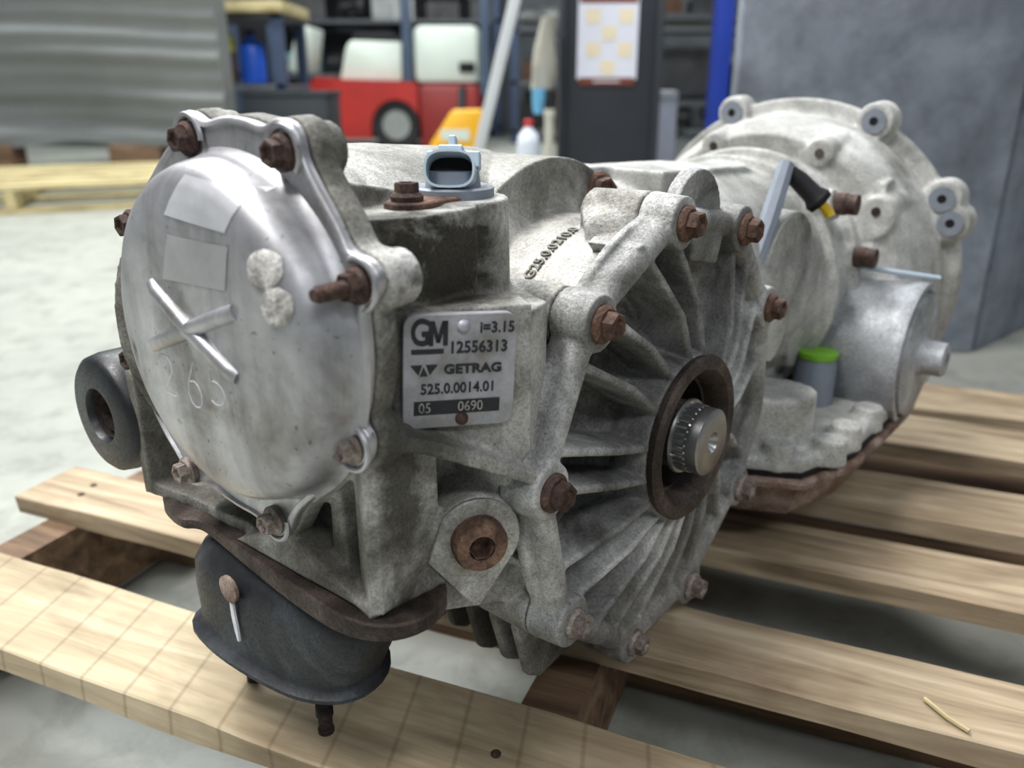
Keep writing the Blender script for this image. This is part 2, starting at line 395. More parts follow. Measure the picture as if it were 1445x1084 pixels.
def off(pts, d):
    """grow an outline by d along its local normal"""
    n = len(pts); o = []
    for i in range(n):
        p, q, r_ = Vector(pts[i - 1]), Vector(pts[i]), Vector(pts[(i + 1) % n])
        t = (r_ - p); nn = Vector((t.y, -t.x)); nn = nn.normalized() if nn.length > 1e-9 else Vector((0, 0))
        if nn.dot(q - Vector(rc_c)) < 0 and (q - Vector(rc_c)).length > .05 and False: nn = -nn
        o.append(tuple(q + nn * d))
    return o
area2 = sum(RCs[i][0] * RCs[(i + 1) % len(RCs)][1] - RCs[(i + 1) % len(RCs)][0] * RCs[i][1] for i in range(len(RCs)))
OUT = 1 if area2 > 0 else -1
def offs(d): return off(RCs, d * OUT)

# ---- rear cover -----------------------------------------------------
bm = bmesh.new()
fl = lambda pts, a: [V(a, s, z) for s, z in pts]
rings(bm, [fl(offs(0), -.1965), fl(offs(.0005), -.2000), fl(offs(-.0006), -.2018), fl(offs(-.0026), -.2022), fl(offs(-.0036), -.2006)])
dn = 96
def dome(rs, rz, a, c=(0.025, 0.275)):
    rs, rz = rs * .978, rz * .978
    return [V(a, c[0] + rs * math.cos(t), c[1] + rz * math.sin(t)) for t in [2 * math.pi * k / dn for k in range(dn)]]
rad = [(.0925, -.2000), (.0895, -.2025), (.0880, -.2070), (.0868, -.2130), (.0848, -.2180), (.0815, -.2218), (.0765, -.2245), (.069, -.2265), (.058, -.2278), (.044, -.2286), (.025, -.2291), (.008, -.2292)]
rings(bm, [dome(r, r * .985, a) for r, a in rad], True, True)
rear_cover = build('rear_cover', bm, M_pol, gb, 50)
rear_cover['label'] = 'round polished aluminium cover with bolted lugs'
# raised X cast into the cover
bm = bmesh.new()
for (s0, z0, s1, z1) in ((-.007, .299, .057, .266), (-.016, .267, .061, .297)):
    tube(bm, [V(-.2268, s0, z0), V(-.2284, s0 * .93 + s1 * .07, z0 * .93 + z1 * .07), V(-.2296, (s0 + s1) / 2, (z0 + z1) / 2), V(-.2284, s0 * .07 + s1 * .93, z0 * .07 + z1 * .93), V(-.2266, s1, z1)], .0042, 18)
build('raised_cross', bm, M_pol, rear_cover, 80)
# two label residues and two rough paste spots on the dome
def dome_a(s, z):
    r = math.hypot(s - .025, (z - .275) / .985) / .978
    for (r1, a1), (r0, a0) in zip(rad, rad[1:]):
        if r0 <= r <= r1: return a0 + (a1 - a0) * (r - r0) / (r1 - r0)
    return rad[-1][1] if r < .02 else rad[0][1]
M_label = plain('bare_label_patch', (214, 215, 220), 0.5, 0.6, 0.14, 30)
M_label2 = plain('faded_label_patch', (176, 176, 179), 0.5, 0.65, 0.16, 30)
def dome_patch(name, quad, mat, h=.0003, n=14):
    bm = bmesh.new(); g = []
    for i in range(n + 1):
        row = []
        for j in range(n + 1):
            u, v = i / n, j / n
            s = (quad[0][0] * (1 - u) + quad[1][0] * u) * (1 - v) + (quad[3][0] * (1 - u) + quad[2][0] * u) * v
            z = (quad[0][1] * (1 - u) + quad[1][1] * u) * (1 - v) + (quad[3][1] * (1 - u) + quad[2][1] * u) * v
            row.append(bm.verts.new(V(dome_a(s, z) - h, s, z)))
        g.append(row)
    for i in range(n):
        for j in range(n): bm.faces.new((g[i][j], g[i + 1][j], g[i + 1][j + 1], g[i][j + 1]))
    return build(name, bm, mat, rear_cover, 60)
dome_patch('label_residue', [(.026, .3530), (.069, .3490), (.059, .3310), (.012, .3345)], M_label)
dome_patch('label_residue', [(.014, .3260), (.061, .3255), (.057, .3060), (.005, .3040)], M_label2)
M_paste = cast('rough_white_paste', (150, 146, 140), (206, 203, 198), (230, 228, 224), 60, 0.85, 0.0, 1.0)
for cs, cz, rr in ((.0825, .3180, .0086), (.0895, .3035, .0082)):
    bm = bmesh.new(); r_ = random.Random(int(cs * 1e4)); n = 26; L = []
    for q, hh in ((1.0, .0002), (.97, .0010), (.7, .0013), (.35, .0012)):
        L.append([V(dome_a(cs + rr * q * math.cos(t), cz + rr * q * math.sin(t)) - hh - r_.uniform(0, .0004), cs + rr * q * (1 + r_.uniform(-.05, .05)) * math.cos(t), cz + rr * q * (1 + r_.uniform(-.05, .05)) * math.sin(t)) for t in [2 * math.pi * k / n for k in range(n)]])
    rings(bm, L)
    build('paste_spot', bm, M_paste, rear_cover, 60)
# faint chalk number 265 (strokes laid on the dome)
def stroke(pts): return [V(dome_a(s, z) + .0004, s, z) for s, z in pts]
def chalk(name, sets, parent, r=.0007):
    bm = bmesh.new()
    for p in sets: tube(bm, p, r, 6)
    return build(name, bm, M_chalk_faint, parent)
M_chalk_faint = plain('faint_chalk', (200, 203, 208), 0.8, 0.55, 0.25, 160)
arc = lambda cs, cz, rs, rz, t0, t1, n=9: [(cs + rs * math.cos(R(t0 + (t1 - t0) * k / n)), cz + rz * math.sin(R(t0 + (t1 - t0) * k / n))) for k in range(n + 1)]
two = arc(-.006, .258, .007, .006, 160, -20) + [(-.011, .243), (.001, .243)]
six = [(.022, .266), (.015, .254)] + arc(.020, .249, .006, .007, 150, 480)
five = [(.046, .267), (.036, .266), (.035, .259)] + arc(.039, .254, .007, .006, 100, -130)
chalk('chalk_digit', [stroke(two)], rear_cover); chalk('chalk_digit', [stroke(six)], rear_cover); chalk('chalk_digit', [stroke(five)], rear_cover)
# cover bolts
for (s, z, kind) in ((-.069, .319, 0), (-.002, .366, 0), (.071, .363, 0), (.114, .312, 2), (.102, .235, 1), (.034, .173, 1), (-.049, .177, 1), (-.091, .238, 0)):
    me = (ME_bolt, ME_bolt_pale, ME_stud)[kind]
    o = shared('bolt', me, rear_cover, V(-.2022, s, z), V(-1, 0, 0), rnd.uniform(0, 1), .78)
# raised half-round hoods round each lug bolt
for (s, z) in ((-.002, .366), (.071, .363), (.114, .312), (.102, .235), (.034, .173)):
    bm = bmesh.new(); an = math.degrees(math.atan2(z - rc_c[1], s - rc_c[0]))
    tube(bm, [V(-.2025, s + .0112 * math.cos(R(an + t)), z + .0112 * math.sin(R(an + t))) for t in range(-100, 101, 12)], .0014, 6)
    build('lug_lip', bm, M_pol, rear_cover)

# ---- differential case ---------------------------------------------
bm = bmesh.new()
# mating flange behind the rear cover, with bosses
rings(bm, [fl(offs(.001), -.1955), fl(offs(.0015), -.184), fl(offs(-.010), -.176)])
for (s, z, ae) in ((-.002, .366, -.176), (.071, .363, -.176), (.114, .312, -.176), (.102, .235, -.178)):
    cone(bm, V(-.194, s, z), V(ae, s, z), .0132, .0125, 24)
# barrel round the pinion
cone(bm, V(-.185, .014, .268), V(-.150, -.004, .267), .086, .084, 64)
cone(bm, V(-.16, -.010, .267), V(-.06, -.036, .266), .092, .090, 64)
cone(bm, V(-.07, -.036, .266), V(.04, -.040, .262), .090, .086, 64)
# bulkhead where the gearbox bolts on
cone(bm, V(.045, -.045, .232), V(.045, .032, .232), .112, .112, 72)
# speed sensor tower and ledge
cone(bm, V(-.094, .066, .22), V(-.094, .066, .334), .033, .031, 48)
plan = lambda pts, z0, z1: prism(bm, pts, lambda a, s: V(a, s, z0), lambda a, s: V(a, s, z1))
plan([(-.178, .088), (-.150, .101), (-.110, .099), (-.08, .06), (-.08, .0), (-.178, .0)], .24, .333)
# hollow under the sensor bolt: raised web from the cover flange
prism(bm, [(-.176, .350), (-.176, .32), (-.10, .32), (-.105, .336)], lambda a, z: V(a, .040, z), lambda a, z: V(a, .055, z))
# nameplate block at 45 degrees
nP = Vector((-.55, -.83, 0)).normalized()      # outward normal of the plate and plug faces
tP = Vector((-nP.y, nP.x, 0)); tP = tP if tP.dot(Adir) > 0 else -tP
pl0 = V(-.1405, .1170, 0)
blk = lambda u, z, h: pl0 + tP * u + nP * h + Vector((0, 0, z))
prism(bm, [(-.040, .242), (-.01, .226), (.030, .205), (.034, .21), (.034, .2895), (-.040, .2915)], lambda u, z: blk(u, z, 0.0), lambda u, z: blk(u, z, -.026))
plan([(-.122, .126), (-.108, .131), (-.085, .125), (-.07, .09), (-.12, .09)], .19, .284)
# drum round the ring gear
cone(bm, V(AC, .098, ZC), V(AC, -.10, ZC), .137, .137, 80)
lathe(bm, [(.136, .080), (.140, .1195), (.120, .1195), (.118, .080), (.136, .080)], V(AC, 0, ZC), Sdir, 80)
# polygon flange with bosses behind the side cover
def flange_poly(grow):
    return [(AC + (r + grow) * math.cos(R(t)), ZC + (r + grow) * math.sin(R(t))) for t, r in BOLTS]
for i in range(len(BOLTS)):
    t0, r0 = BOLTS[i]; t1, r1 = BOLTS[(i + 1) % len(BOLTS)]
    p0, p1 = SP(t0, r0 + .004, 0), SP(t1, r1 + .004, 0); q0, q1 = SP(t0, r0 - .022, 0), SP(t1, r1 - .022, 0)
    prism(bm, [0, 1, 2, 3], lambda k: (p0, p1, q1, q0)[k] + Sdir * .1195, lambda k: (p0, p1, q1, q0)[k] + Sdir * .100)
for t, r in BOLTS:
    if t == -10: continue
    cone(bm, SP(t, r, .1195), SP(t, r, .078), .0175, .0165, 24)
# long boss up on the drum and shoulder beside it
tube(bm, [SP(96, .140, .115), SP(104, .136, .085)], .016, 16)
# horizontal web from the skirt corner to the lower flange boss
web = []
for (a, s, z) in ((-.190, .107, .2395), (-.165, .121, .2290), (-.138, .133, .2140), (-.116, .141, .2010), (-.096, .138, .190)):
    o_ = V(a, s, z); i_ = V(a + .035, s - .060, z + .004)
    web.append([o_, i_, i_ + Vector((0, 0, -.010)), o_ + Vector((0, 0, -.008))])
rings(bm, web)
# wall below the web carrying the filler plug
plan([(-.146, .068), (-.098, .104), (-.085, .118), (-.04, .11), (-.04, .02), (-.14, .02)], .095, .215)
# skirt under the rear cover: back wall, corner post, floor, left post
prism(bm, [(-.108, .215), (-.118, .140), (.092, .137), (.104, .230), (.08, .30), (-.08, .30)], lambda s, z: V(-.172, s, z), lambda s, z: V(-.150, s, z))
plan([(-.197, .100), (-.192, .105), (-.148, .103), (-.148, .06), (-.185, .08)], .139, .236)
plan([(-.197, -.122), (-.16, -.122), (-.16, -.108), (-.197, -.112)], .140, .225)
plan([(-.197, .100), (-.140, .108), (-.14, -.118), (-.197, -.122), (-.190, -.08), (-.185, .01), (-.180, .04)], .136, .1445)
prism(bm, [(.030, .165), (.097, .139), (.050, .138), (-.02, .138)], lambda s, z: V(-.196, s, z), lambda s, z: V(-.165, s, z))
prism(bm, [(.004, .172), (.014, .172), (.020, .139), (.006, .139)], lambda s, z: V(-.188, s, z), lambda s, z: V(-.165, s, z))
prism(bm, [(.058, .200), (.066, .205), (.070, .139), (.056, .139)], lambda s, z: V(-.184, s, z), lambda s, z: V(-.165, s, z))
# boss of the filler plug (round with a pointed lower end)
cP = V(-.133, .114, .1625)
dia = [(.0245 * math.cos(R(t)), .0245 * math.sin(R(t))) for t in range(-30, 141, 10)] + [(-.0285, -.010), (-.003, -.043), (.001, -.043)]
prism(bm, dia, lambda u, v: cP + tP * u + Vector((0, 0, v)) + nP * .004, lambda u, v: cP + tP * u + Vector((0, 0, v)) - nP * .035)
case = build_cast('differential_case', bm, M_case, gb, 0.0015, 3)

# cooling fins below the drum: each a part
for k, (s, zb, a0) in enumerate(((-.022, .018, -.055), (.006, .016, -.060), (.034, .022, -.064), (.061, .018, -.066), (.086, .023, -.069), (.105, .020, -.070))):
    bm = bmesh.new()
    prism(bm, [(a0 - .014, .115), (a0 - .018, .07), (a0 - .006, zb + .008), (a0 + .006, zb), (a0 + .022, zb + .002), (.05, .03), (.05, .10)], lambda a, z: V(a, s - .004, z), lambda a, z: V(a, s + .004, z))
    bevel(bm, .003, 2)
    build('cooling_fin', bm, M_case, gb)
# machined face and rusty filler plug
bm = bmesh.new(); prism(bm, [(u * .97, v * .97) for u, v in dia], lambda u, v: cP + tP * u + Vector((0, 0, v)) + nP * .0062, lambda u, v: cP + tP * u + Vector((0, 0, v)) + nP * .002)
bevel(bm, .0008, 1); build('plug_seat', bm, M_machined, gb)
bm = bmesh.new(); pc = cP + nP * .006
lathe(bm, [(.0150, 0), (.0150, .0065), (.0136, .0092), (.0070, .0096)], pc, nP, 40, True, False)
q = nP.to_track_quat('Z', 'Y').to_matrix()
hx = lambda r, h: [pc + q @ Vector((r * math.cos(R(60 * (k // 1))), r * math.sin(R(60 * k)), h)) for k in range(6)]
rings(bm, [hx(.0070, .0096), hx(.0066, .0090), hx(.0062, .0008)], False, True)
build('filler_plug', bm, M_rust2, gb, 40)['label'] = 'rusty filler plug with hex socket'

# ---- nameplate -------------------------------------------------------
PLw, PLh = .0560, .0575
pcx = V(-.1405, .1170, .2600) + nP * .0034 - tP * .004
up = (Vector((0, 0, 1)) * math.cos(R(3)) + tP * math.sin(R(3))).normalized(); rt = up.cross(nP).normalized(); rt = rt if rt.dot(tP) > 0 else -rt
FP = Matrix((( rt.x, up.x, nP.x, pcx.x), (rt.y, up.y, nP.y, pcx.y), (rt.z, up.z, nP.z, pcx.z), (0, 0, 0, 1)))
def rrect(w_, h_, r, n=6):
    o = []
    for cx, cy, t0 in ((w_ / 2 - r, h_ / 2 - r, 0), (-w_ / 2 + r, h_ / 2 - r, 90), (-w_ / 2 + r, -h_ / 2 + r, 180), (w_ / 2 - r, -h_ / 2 + r, 270)):
        o += [(cx + r * math.cos(R(t0 + 90 * k / n)), cy + r * math.sin(R(t0 + 90 * k / n))) for k in range(n + 1)]
    return o
bm = bmesh.new(); prism(bm, rrect(PLw, PLh, .006), lambda u, v: FP @ Vector((u, v, -.0040)), lambda u, v: FP @ Vector((u, v, .0008)))
bevel(bm, .0004, 1, 60)
plate = build('nameplate', bm, M_plate, gb, 30); plate['label'] = 'rounded aluminium nameplate with printed part numbers'
T = lambda x, y: FP @ Matrix.Translation((x, y, .0011))
text_mesh('lettering', 'G', .0180, M_ink, plate, T(-.0246, .0195), .0004, sx=.72)
bm = bmesh.new()
mx, my, mw, mh = -.0158, .0135, .0092, .0120
for q in ([(0, 0), (.24, 0), (.24, 1), (0, 1)], [(.76, 0), (1, 0), (1, 1), (.76, 1)], [(.10, 1), (.30, 1), (.60, .12), (.40, .12)], [(.70, 1), (.90, 1), (.60, .12), (.40, .12)]):
    prism(bm, [(mx + u * mw, my + v * mh) for u, v in q], lambda u, v: FP @ Vector((u, v, .0007)), lambda u, v: FP @ Vector((u, v, .0014)))
build('lettering', bm, M_ink, plate, 0)
bm = bmesh.new(); prism(bm, [(-.0240, .0118), (-.0085, .0118), (-.0085, .0096), (-.0240, .0096)], lambda u, v: FP @ Vector((u, v, .0007)), lambda u, v: FP @ Vector((u, v, .0014)))
build('printed_bar', bm, M_ink, plate, 0)
text_mesh('lettering', 'i=3.15', .0076, M_ink, plate, T(.0090, .0215), .00012, sx=.92)
text_mesh('lettering', '12556313', .0082, M_ink, plate, T(-.0060, .0120), .00014, sx=.90)
text_mesh('lettering', 'GETRAG', .0064, M_ink, plate, T(-.0082, .0012), .0002, sx=1.18)
text_mesh('lettering', '525.0.0014.01', .0074, M_ink, plate, T(-.0195, -.0085), .00010, sx=.90)
bm = bmesh.new()
for pts in ([(-.0243, .0040), (-.0188, .0040), (-.0205, -.0010)], [(-.0170, .0040), (-.0112, .0040), (-.0150, -.0010)], [(-.0198, -.0016), (-.0180, .0032), (-.0160, -.0016)]):
    prism(bm, pts, lambda u, v: FP @ Vector((u, v, .0007)), lambda u, v: FP @ Vector((u, v, .0013)))
build('printed_emblem', bm, M_ink, plate, 0)
bm = bmesh.new(); prism(bm, [(-.0225, -.0145), (.0205, -.0145), (.0205, -.0215), (-.0225, -.0215)], lambda u, v: FP @ Vector((u, v, .0007)), lambda u, v: FP @ Vector((u, v, .0012)))
build('serial_strip', bm, M_ink, plate, 0)
text_mesh('lettering', '05', .0072, M_machined, plate, FP @ Matrix.Translation((-.0205, -.018, .0014)), 0, sx=.9)
text_mesh('lettering', '0690', .0072, M_machined, plate, FP @ Matrix.Translation((-.0010, -.018, .0014)), 0, sx=.9)
for (u, v, me_) in ((.0010, .0225, M_plate), (.0015, -.0245, M_rust)):
    bm = bmesh.new(); lathe(bm, [(.0034, 0), (.0030, .0013), (.0016, .0022)], FP @ Vector((u, v, .0008)), nP, 16, True, True)
    build('rivet', bm, me_, plate, 40)
# cast number on the drum
def drum_text():
    c = bpy.data.curves.new('cast_number', 'FONT'); c.body = 'G25.0.0210.0'; c.size = .0100; c.extrude = .0009; c.space_character = 1.06; c.offset = .0002
    o = bpy.data.objects.new('t', c); col.objects.link(o)
    me = bpy.data.meshes.new_from_object(o.evaluated_get(bpy.context.evaluated_depsgraph_get())); bpy.data.objects.remove(o)
    for vtx in me.vertices:
        x, y, z = vtx.co; ang = 126.5 - math.degrees(x / .138); r = .1374 + z
        vtx.co = SP(ang, r, .079 - y - x * .02)
    me.materials.clear(); me.materials.append(cast('grimy_cast_digits', (92, 90, 80), (128, 126, 116), (160, 158, 148), 40)); me.name = 'cast_number'
    put(bpy.data.objects.new('cast_number', me), gb)
drum_text()

# ---- ribbed side cover ----------------------------------------------
bm = bmesh.new()
sc = V(AC, 0, ZC)
# dished plate (solid of revolution round the axle)
lathe(bm, [(.044, .099), (.132, .099), (.134, .1205), (.150, .1205), (.150, .126), (.136, .126), (.132, .112), (.128, .108), (.110, .108), (.085, .112), (.066, .118), (.059, .124), (.055, .149), (.050, .151), (.046, .151), (.044, .099)], sc, Sdir, 96)
# raised polygon rim, straight from boss to boss
n = len(BOLTS)
for i in range(n):
    t0, r0 = BOLTS[i]; t1, r1 = BOLTS[(i + 1) % n]
    tube(bm, [SP(t0, r0 + .002, .1335), SP(t1, r1 + .002, .1335)], .0088, 14)
    tube(bm, [SP(t0, r0 + .002, .1265), SP(t1, r1 + .002, .1265)], .0095, 14)
for t, r in BOLTS:
    if t == -10: continue
    cone(bm, SP(t, r, .1205), SP(t, r, .1435), .0175, .0160, 28)
# radial ribs: (angle at the rim, angle at the knee, angle at the hub)
RIBS = [(133, 124, 118), (146, 143, 145), (113, 99, 93), (99, 84, 73), (62, 44, 34), (48, 30, 22), (30, 14, 8), (8, 0, -8), (166, 168, 170), (178, -174, -163), (-163, -154, -143), (-150, -137, -122),
        (-131, -120, -112), (-119, -105, -95), (-106, -92, -80), (-90, -76, -62), (-74, -60, -46), (-52, -42, -30), (-28, -20, -14)]
for (t0, t1, t2) in RIBS:
    w_ = .0028
    L = []
    for (t, r, top) in ((t0, .146, .1395), ((t0 * .6 + t1 * .4) if abs(t0 - t1) < 100 else t0, .118, .1420), (t1 if abs(t0 - t1) < 100 else 183, .086, .1475), (t2 if abs(t0 - t2) < 100 else 195, .052, .1505)):
        c_ = SP(t, r, 0); d = (SP(t, r + .01, 0) - c_).normalized(); x = d.cross(Sdir).normalized()
        L.append([c_ + x * w_ * 1.5 + Sdir * .104, c_ + x * w_ + Sdir * (top - .002), c_ + x * w_ * .5 + Sdir * top, c_ - x * w_ * .5 + Sdir * top, c_ - x * w_ + Sdir * (top - .002), c_ - x * w_ * 1.5 + Sdir * .104])
    rings(bm, L)
# wide pad with a square head near the top
for (a0, a1, r0, r1, top) in ((67, 89, .050, .124, .1300), (69, 88, .116, .140, .1400)):
    L = []
    for r in (r0, r1):
        L.append([SP(a0 + (6 if r == .050 else 0), r, .103), SP(a1 + (-4 if r == .050 else 0), r, .103), SP(a1 + (-4 if r == .050 else 0), r, top), SP(a0 + (6 if r == .050 else 0), r, top)])
    rings(bm, L)
cone(bm, SP(78, .140, .1205), SP(78, .140, .1300), .034, .033, 40)
side_cover = build_cast('side_cover', bm, M_cover, gb, 0.0013, 2)
side_cover['label'] = 'round cast side cover with radial ribs'
for k, (t, r) in enumerate(BOLTS):
    if t == -10: continue
    shared('bolt', ME_bolt_pale if k in (5, 6, 7, 4) else (ME_bolt_o if k in (0, 1, 2, 9) else ME_bolt), side_cover, SP(t, r, .1435), Sdir, rnd.uniform(0, 1), 1.05 if k not in (6, 7) else .9)
# oil seal ring, dark bore, splined stub shaft
bm = bmesh.new(); lathe(bm, [(.0385, .140), (.0555, .1500), (.0565, .1545), (.0545, .1565), (.0470, .1560), (.0440, .1530), (.0405, .146), (.0385, .110), (.0375, .110)], sc, Sdir, 72)
build('seal_ring', bm, M_brown, gb, 40)['label'] = 'rusty brown seal ring'
bm = bmesh.new(); lathe(bm, [(.0385, .118), (.030, .112), (.024, .108), (.012, .108)], sc, Sdir, 48, True, True)
build('oil_seal', bm, M_dark, gb, 40)
bm = bmesh.new(); nt_ = 30; L = []
for s_, k_ in ((.106, 1.0), (.1575, 1.0), (.1590, .96)):
    ring = []
    for i in range(nt_ * 4):
        t = 2 * math.pi * i / (nt_ * 4); tooth = (0, 1, 1, 0)[i % 4]
        ring.append(sc + Sdir * s_ + (Adir * math.cos(t) + Vector((0, 0, 1)) * math.sin(t)) * (.0232 if tooth else .0214) * k_)
    L.append(ring)
rings(bm, L)
shaft = build('stub_shaft', bm, M_spline, gb, 30)
bm = bmesh.new(); lathe(bm, [(.0226, .157), (.0226, .1660), (.0205, .1672), (.0075, .1672), (.0062, .1650), (.0020, .1610)], sc, Sdir, 48, True, True)
build('shaft_end', bm, M_spline, shaft, 30)
bm = bmesh.new(); lathe(bm, [(.0252, .1465), (.0258, .1480), (.0252, .1495), (.0228, .1495), (.0228, .1465)], sc, Sdir, 48)
build('snap_ring', bm, M_spline, shaft, 30)

# ---- speed sensor ----------------------------------------------------
SB = V(-.092, .066, .3336)
sens = empty('x', (0, 0, 0)); bpy.data.objects.remove(sens)
bm = bmesh.new(); lathe(bm, [(.022, 0), (.022, .005), (.020, .006), (.015, .005), (.014, .014), (.011, .014)], SB, (0, 0, 1), 36, True, True)
sensor = build('speed_sensor', bm, M_grey_pl, gb, 35)
fd = V(-.80, .60, 0).normalized(); fs = Vector((-fd.y, fd.x, 0)); fu = (Vector((0, 0, 1)) * .94 + fd * -.30).normalized(); ff = fs.cross(fu); ff = ff if ff.dot(fd) > 0 else -ff
sc0 = SB + Vector((0, 0, .0115)) + fd * .002
def oval(w_, h_, f, n=28): return [sc0 + ff * f + fs * w_ * math.copysign(abs(math.cos(t)) ** .6, math.cos(t)) + fu * h_ * math.copysign(abs(math.sin(t)) ** .8, math.sin(t)) for t in [2 * math.pi * k / n for k in range(n)]]
bm = bmesh.new(); rings(bm, [oval(.012, .0085, -.014), oval(.0132, .0098, -.004), oval(.0132, .0098, .016), oval(.0120, .0086, .016), oval(.0116, .0082, -.002)])
build('connector_shell', bm, M_conn_pl, sensor, 40)
bm = bmesh.new(); rings(bm, [oval(.0115, .0081, .004), oval(.0115, .0081, .000)])
build('connector_socket', bm, M_dark, sensor, 40)
bm = bmesh.new(); 
Mx = Matrix((( fs.x, ff.x, fu.x), (fs.y, ff.y, fu.y), (fs.z, ff.z, fu.z)))
box(bm, sc0 + fu * .0110 + ff * .002, (.013, .018, .005), Mx); box(bm, sc0 + fu * .0160 - ff * .002, (.0040, .010, .009), Mx); box(bm, sc0 + fu * .009 - ff * .007, (.029, .009, .009), Mx)
bevel(bm, .0008, 1); build('latch_tab', bm, M_conn_pl, sensor, 30)
# rusty hold-down strap with its screw
bm = bmesh.new()
st = V(-.092, .066, .336); e1 = V(-.134, .074, .334)
d = (e1 - st).normalized(); sd_ = Vector((-d.y, d.x, 0))
outl = [st + sd_ * .020, st + d * .025 + sd_ * .012, e1 + sd_ * .012, e1 + d * .009 + sd_ * .008, e1 + d * .012, e1 + d * .009 - sd_ * .008, e1 - sd_ * .012, st + d * .030 - sd_ * .010, st - sd_ * .020]
prism(bm, [(p.x, p.y) for p in outl], lambda x, y: Vector((x, y, .3325)), lambda x, y: Vector((x, y, .3362)))
bevel(bm, .0008, 1)
strap = build('hold_down_strap', bm, M_rust2, sensor, 30)
shared('bolt', ME_bolt, sensor, e1 + Vector((0, 0, .003)), (0, 0, 1), .3, .78)

# bolts seen on the gearbox joint
shared('bolt', ME_bolt_o, gb, V(.100, .033, .318), V(-.35, .94, 0), .2, 1.2)

# ---- mount under the differential -----------------------------------
mount = bpy.data.objects.new('rubber_mount', None); mount.empty_display_size = .03; put(mount, gb); mount.location = (0, 0, 0)
# scorched bracket plate
bm = bmesh.new()
pl = smooth_poly([(-.190, -.112), (-.197, -.100), (-.203, -.070), (-.196, -.062), (-.196, -.048), (-.199, -.020), (-.203, .050), (-.205, .088), (-.196, .112), (-.175, .122), (-.150, .112), (-.135, .08), (-.13, -.09), (-.16, -.11)], 2)
prism(bm, pl, lambda a, s: V(a, s, .1372), lambda a, s: V(a, s, .1265 - .003 * math.sin(s * 30)))
bevel(bm, .0012, 1, 40)
build('bracket_plate', bm, M_brown, mount, 40)
# black pressed cup: front face with chamfered shoulders and a round right end
bm = bmesh.new()
cup = lambda z, g, e: [V(a, s, z) for a, s in smooth_poly([(-.198 - g, -.074 - g), (-.206 - g, -.040), (-.204 - g, .010), (-.197 - g, .046 + e), (-.180 - g * .5, .062 + g + e), (-.150, .056 + g + e), (-.137 + g, .03), (-.137 + g, -.05), (-.165, -.080 - g)], 2)]
rings(bm, [cup(.0600, -.004, 0), cup(.0570, .004, 0), cup(.0580, .0062, .001), cup(.0605, .0062, .001), cup(.0635, .0015, .002), cup(.0660, .000, .003), cup(.092, .001, .016), cup(.108, .000, .022), cup(.118, -.005, .022), cup(.1262, -.014, .016)])
build('mount_cup', bm, M_black, mount, 40)
bm = bmesh.new(); lathe(bm, [(.0085, 0), (.0085, .0022), (.006, .0032)], V(-.2070, -.012, .1135), V(-1, 0, 0), 24, True, True)
build('rivet_head', bm, M_pan, mount, 35)
bm = bmesh.new(); rings(bm, [[V(-.2084, s - w2, z), V(-.2084, s + w2, z), V(-.2070, s + w2, z), V(-.2070, s - w2, z)] for s, z, w2 in ((-.012, .104, .0014), (-.0115, .095, .0019), (-.0105, .086, .0018), (-.0095, .078, .0008))])
build('paint_streak', bm, M_chalk, mount, 0)
bm = bmesh.new(); prof = [(.0052, .07)]
for k in range(22): prof += [(.0056, .056 - .002 * k), (.0048, .055 - .002 * k)]
prof += [(.0046, .010), (.0042, .0035), (.0052, .003), (.0052, .0002)]
lathe(bm, prof, (0, 0, 0), (0, 0, 1), 18, True, True); me = mesh_of(bm, M_brown, 'mount_stud')
for s in (.018, -.060): shared('mount_stud', me, mount, V(-.172, s, 0))

# ---- rubber bushing on the far arm -----------------------------------
bm = bmesh.new(); bc = V(-.203, -.155, .184)
lathe(bm, [(.017, .020), (.0175, .003), (.0190, 0), (.036, .001), (.0395, .004), (.0410, .012), (.0405, .060), (.030, .070), (.012, .070)], bc, Adir, 56, True, True)
bush = build('arm_bushing', bm, M_rubber, gb, 40); bush['label'] = 'black rubber bushing with a hollow centre'
bm = bmesh.new(); lathe(bm, [(.0165, .004), (.0165, .030), (.0130, .030), (.0125, .006)], bc, Adir, 40); build('bushing_sleeve', bm, M_brown, bush, 40)
bm = bmesh.new(); prism(bm, smooth_poly([(-.10, .17), (-.155, .160), (-.175, .184), (-.155, .215), (-.10, .225)], 1), lambda s, z: V(-.150, s, z), lambda s, z: V(-.132, s, z))
build('bushing_arm', bm, M_case, gb, 40)

M_bush = plain('dull_grey_bushing', (126, 132, 142), 0.6, 0.2, 0.15, 60)
# ---- gearbox casing and bell housing ---------------------------------
TS = .022; TZ = .215
BZ = .189; BR = .188
bm = bmesh.new()
def ring_at(a, s, z, r, n=64): return [V(a, s + r * math.cos(t), z + r * math.sin(t)) for t in [2 * math.pi * k / n for k in range(n)]]
rings(bm, [ring_at(.03, -.03, .240, .070), ring_at(.140, -.01, .235, .080), ring_at(.165, .018, .230, .098), ring_at(.20, .02, .225, .104), ring_at(.30, TS, .212, .110), ring_at(.40, TS, .202, .118), ring_at(.44, TS, .198, .122)])
# bell shell with a stepped shoulder and thin outer rim
rings(bm, [ring_at(.428, TS, .193, .136), ring_at(.4285, TS, .193, .150), ring_at(.445, TS, .192, .160), ring_at(.475, TS, .190, .169), ring_at(.505, TS, .189, .173), ring_at(.532, TS, .189, .173)])
rings(bm, [ring_at(.514, TS, BZ, .176), ring_at(.516, TS, BZ, BR), ring_at(.528, TS, BZ, BR), ring_at(.531, TS, BZ, BR - .003)])
# lower case down to the pan
lbox(bm, .185, .44, -.12, .105, .085, .19)
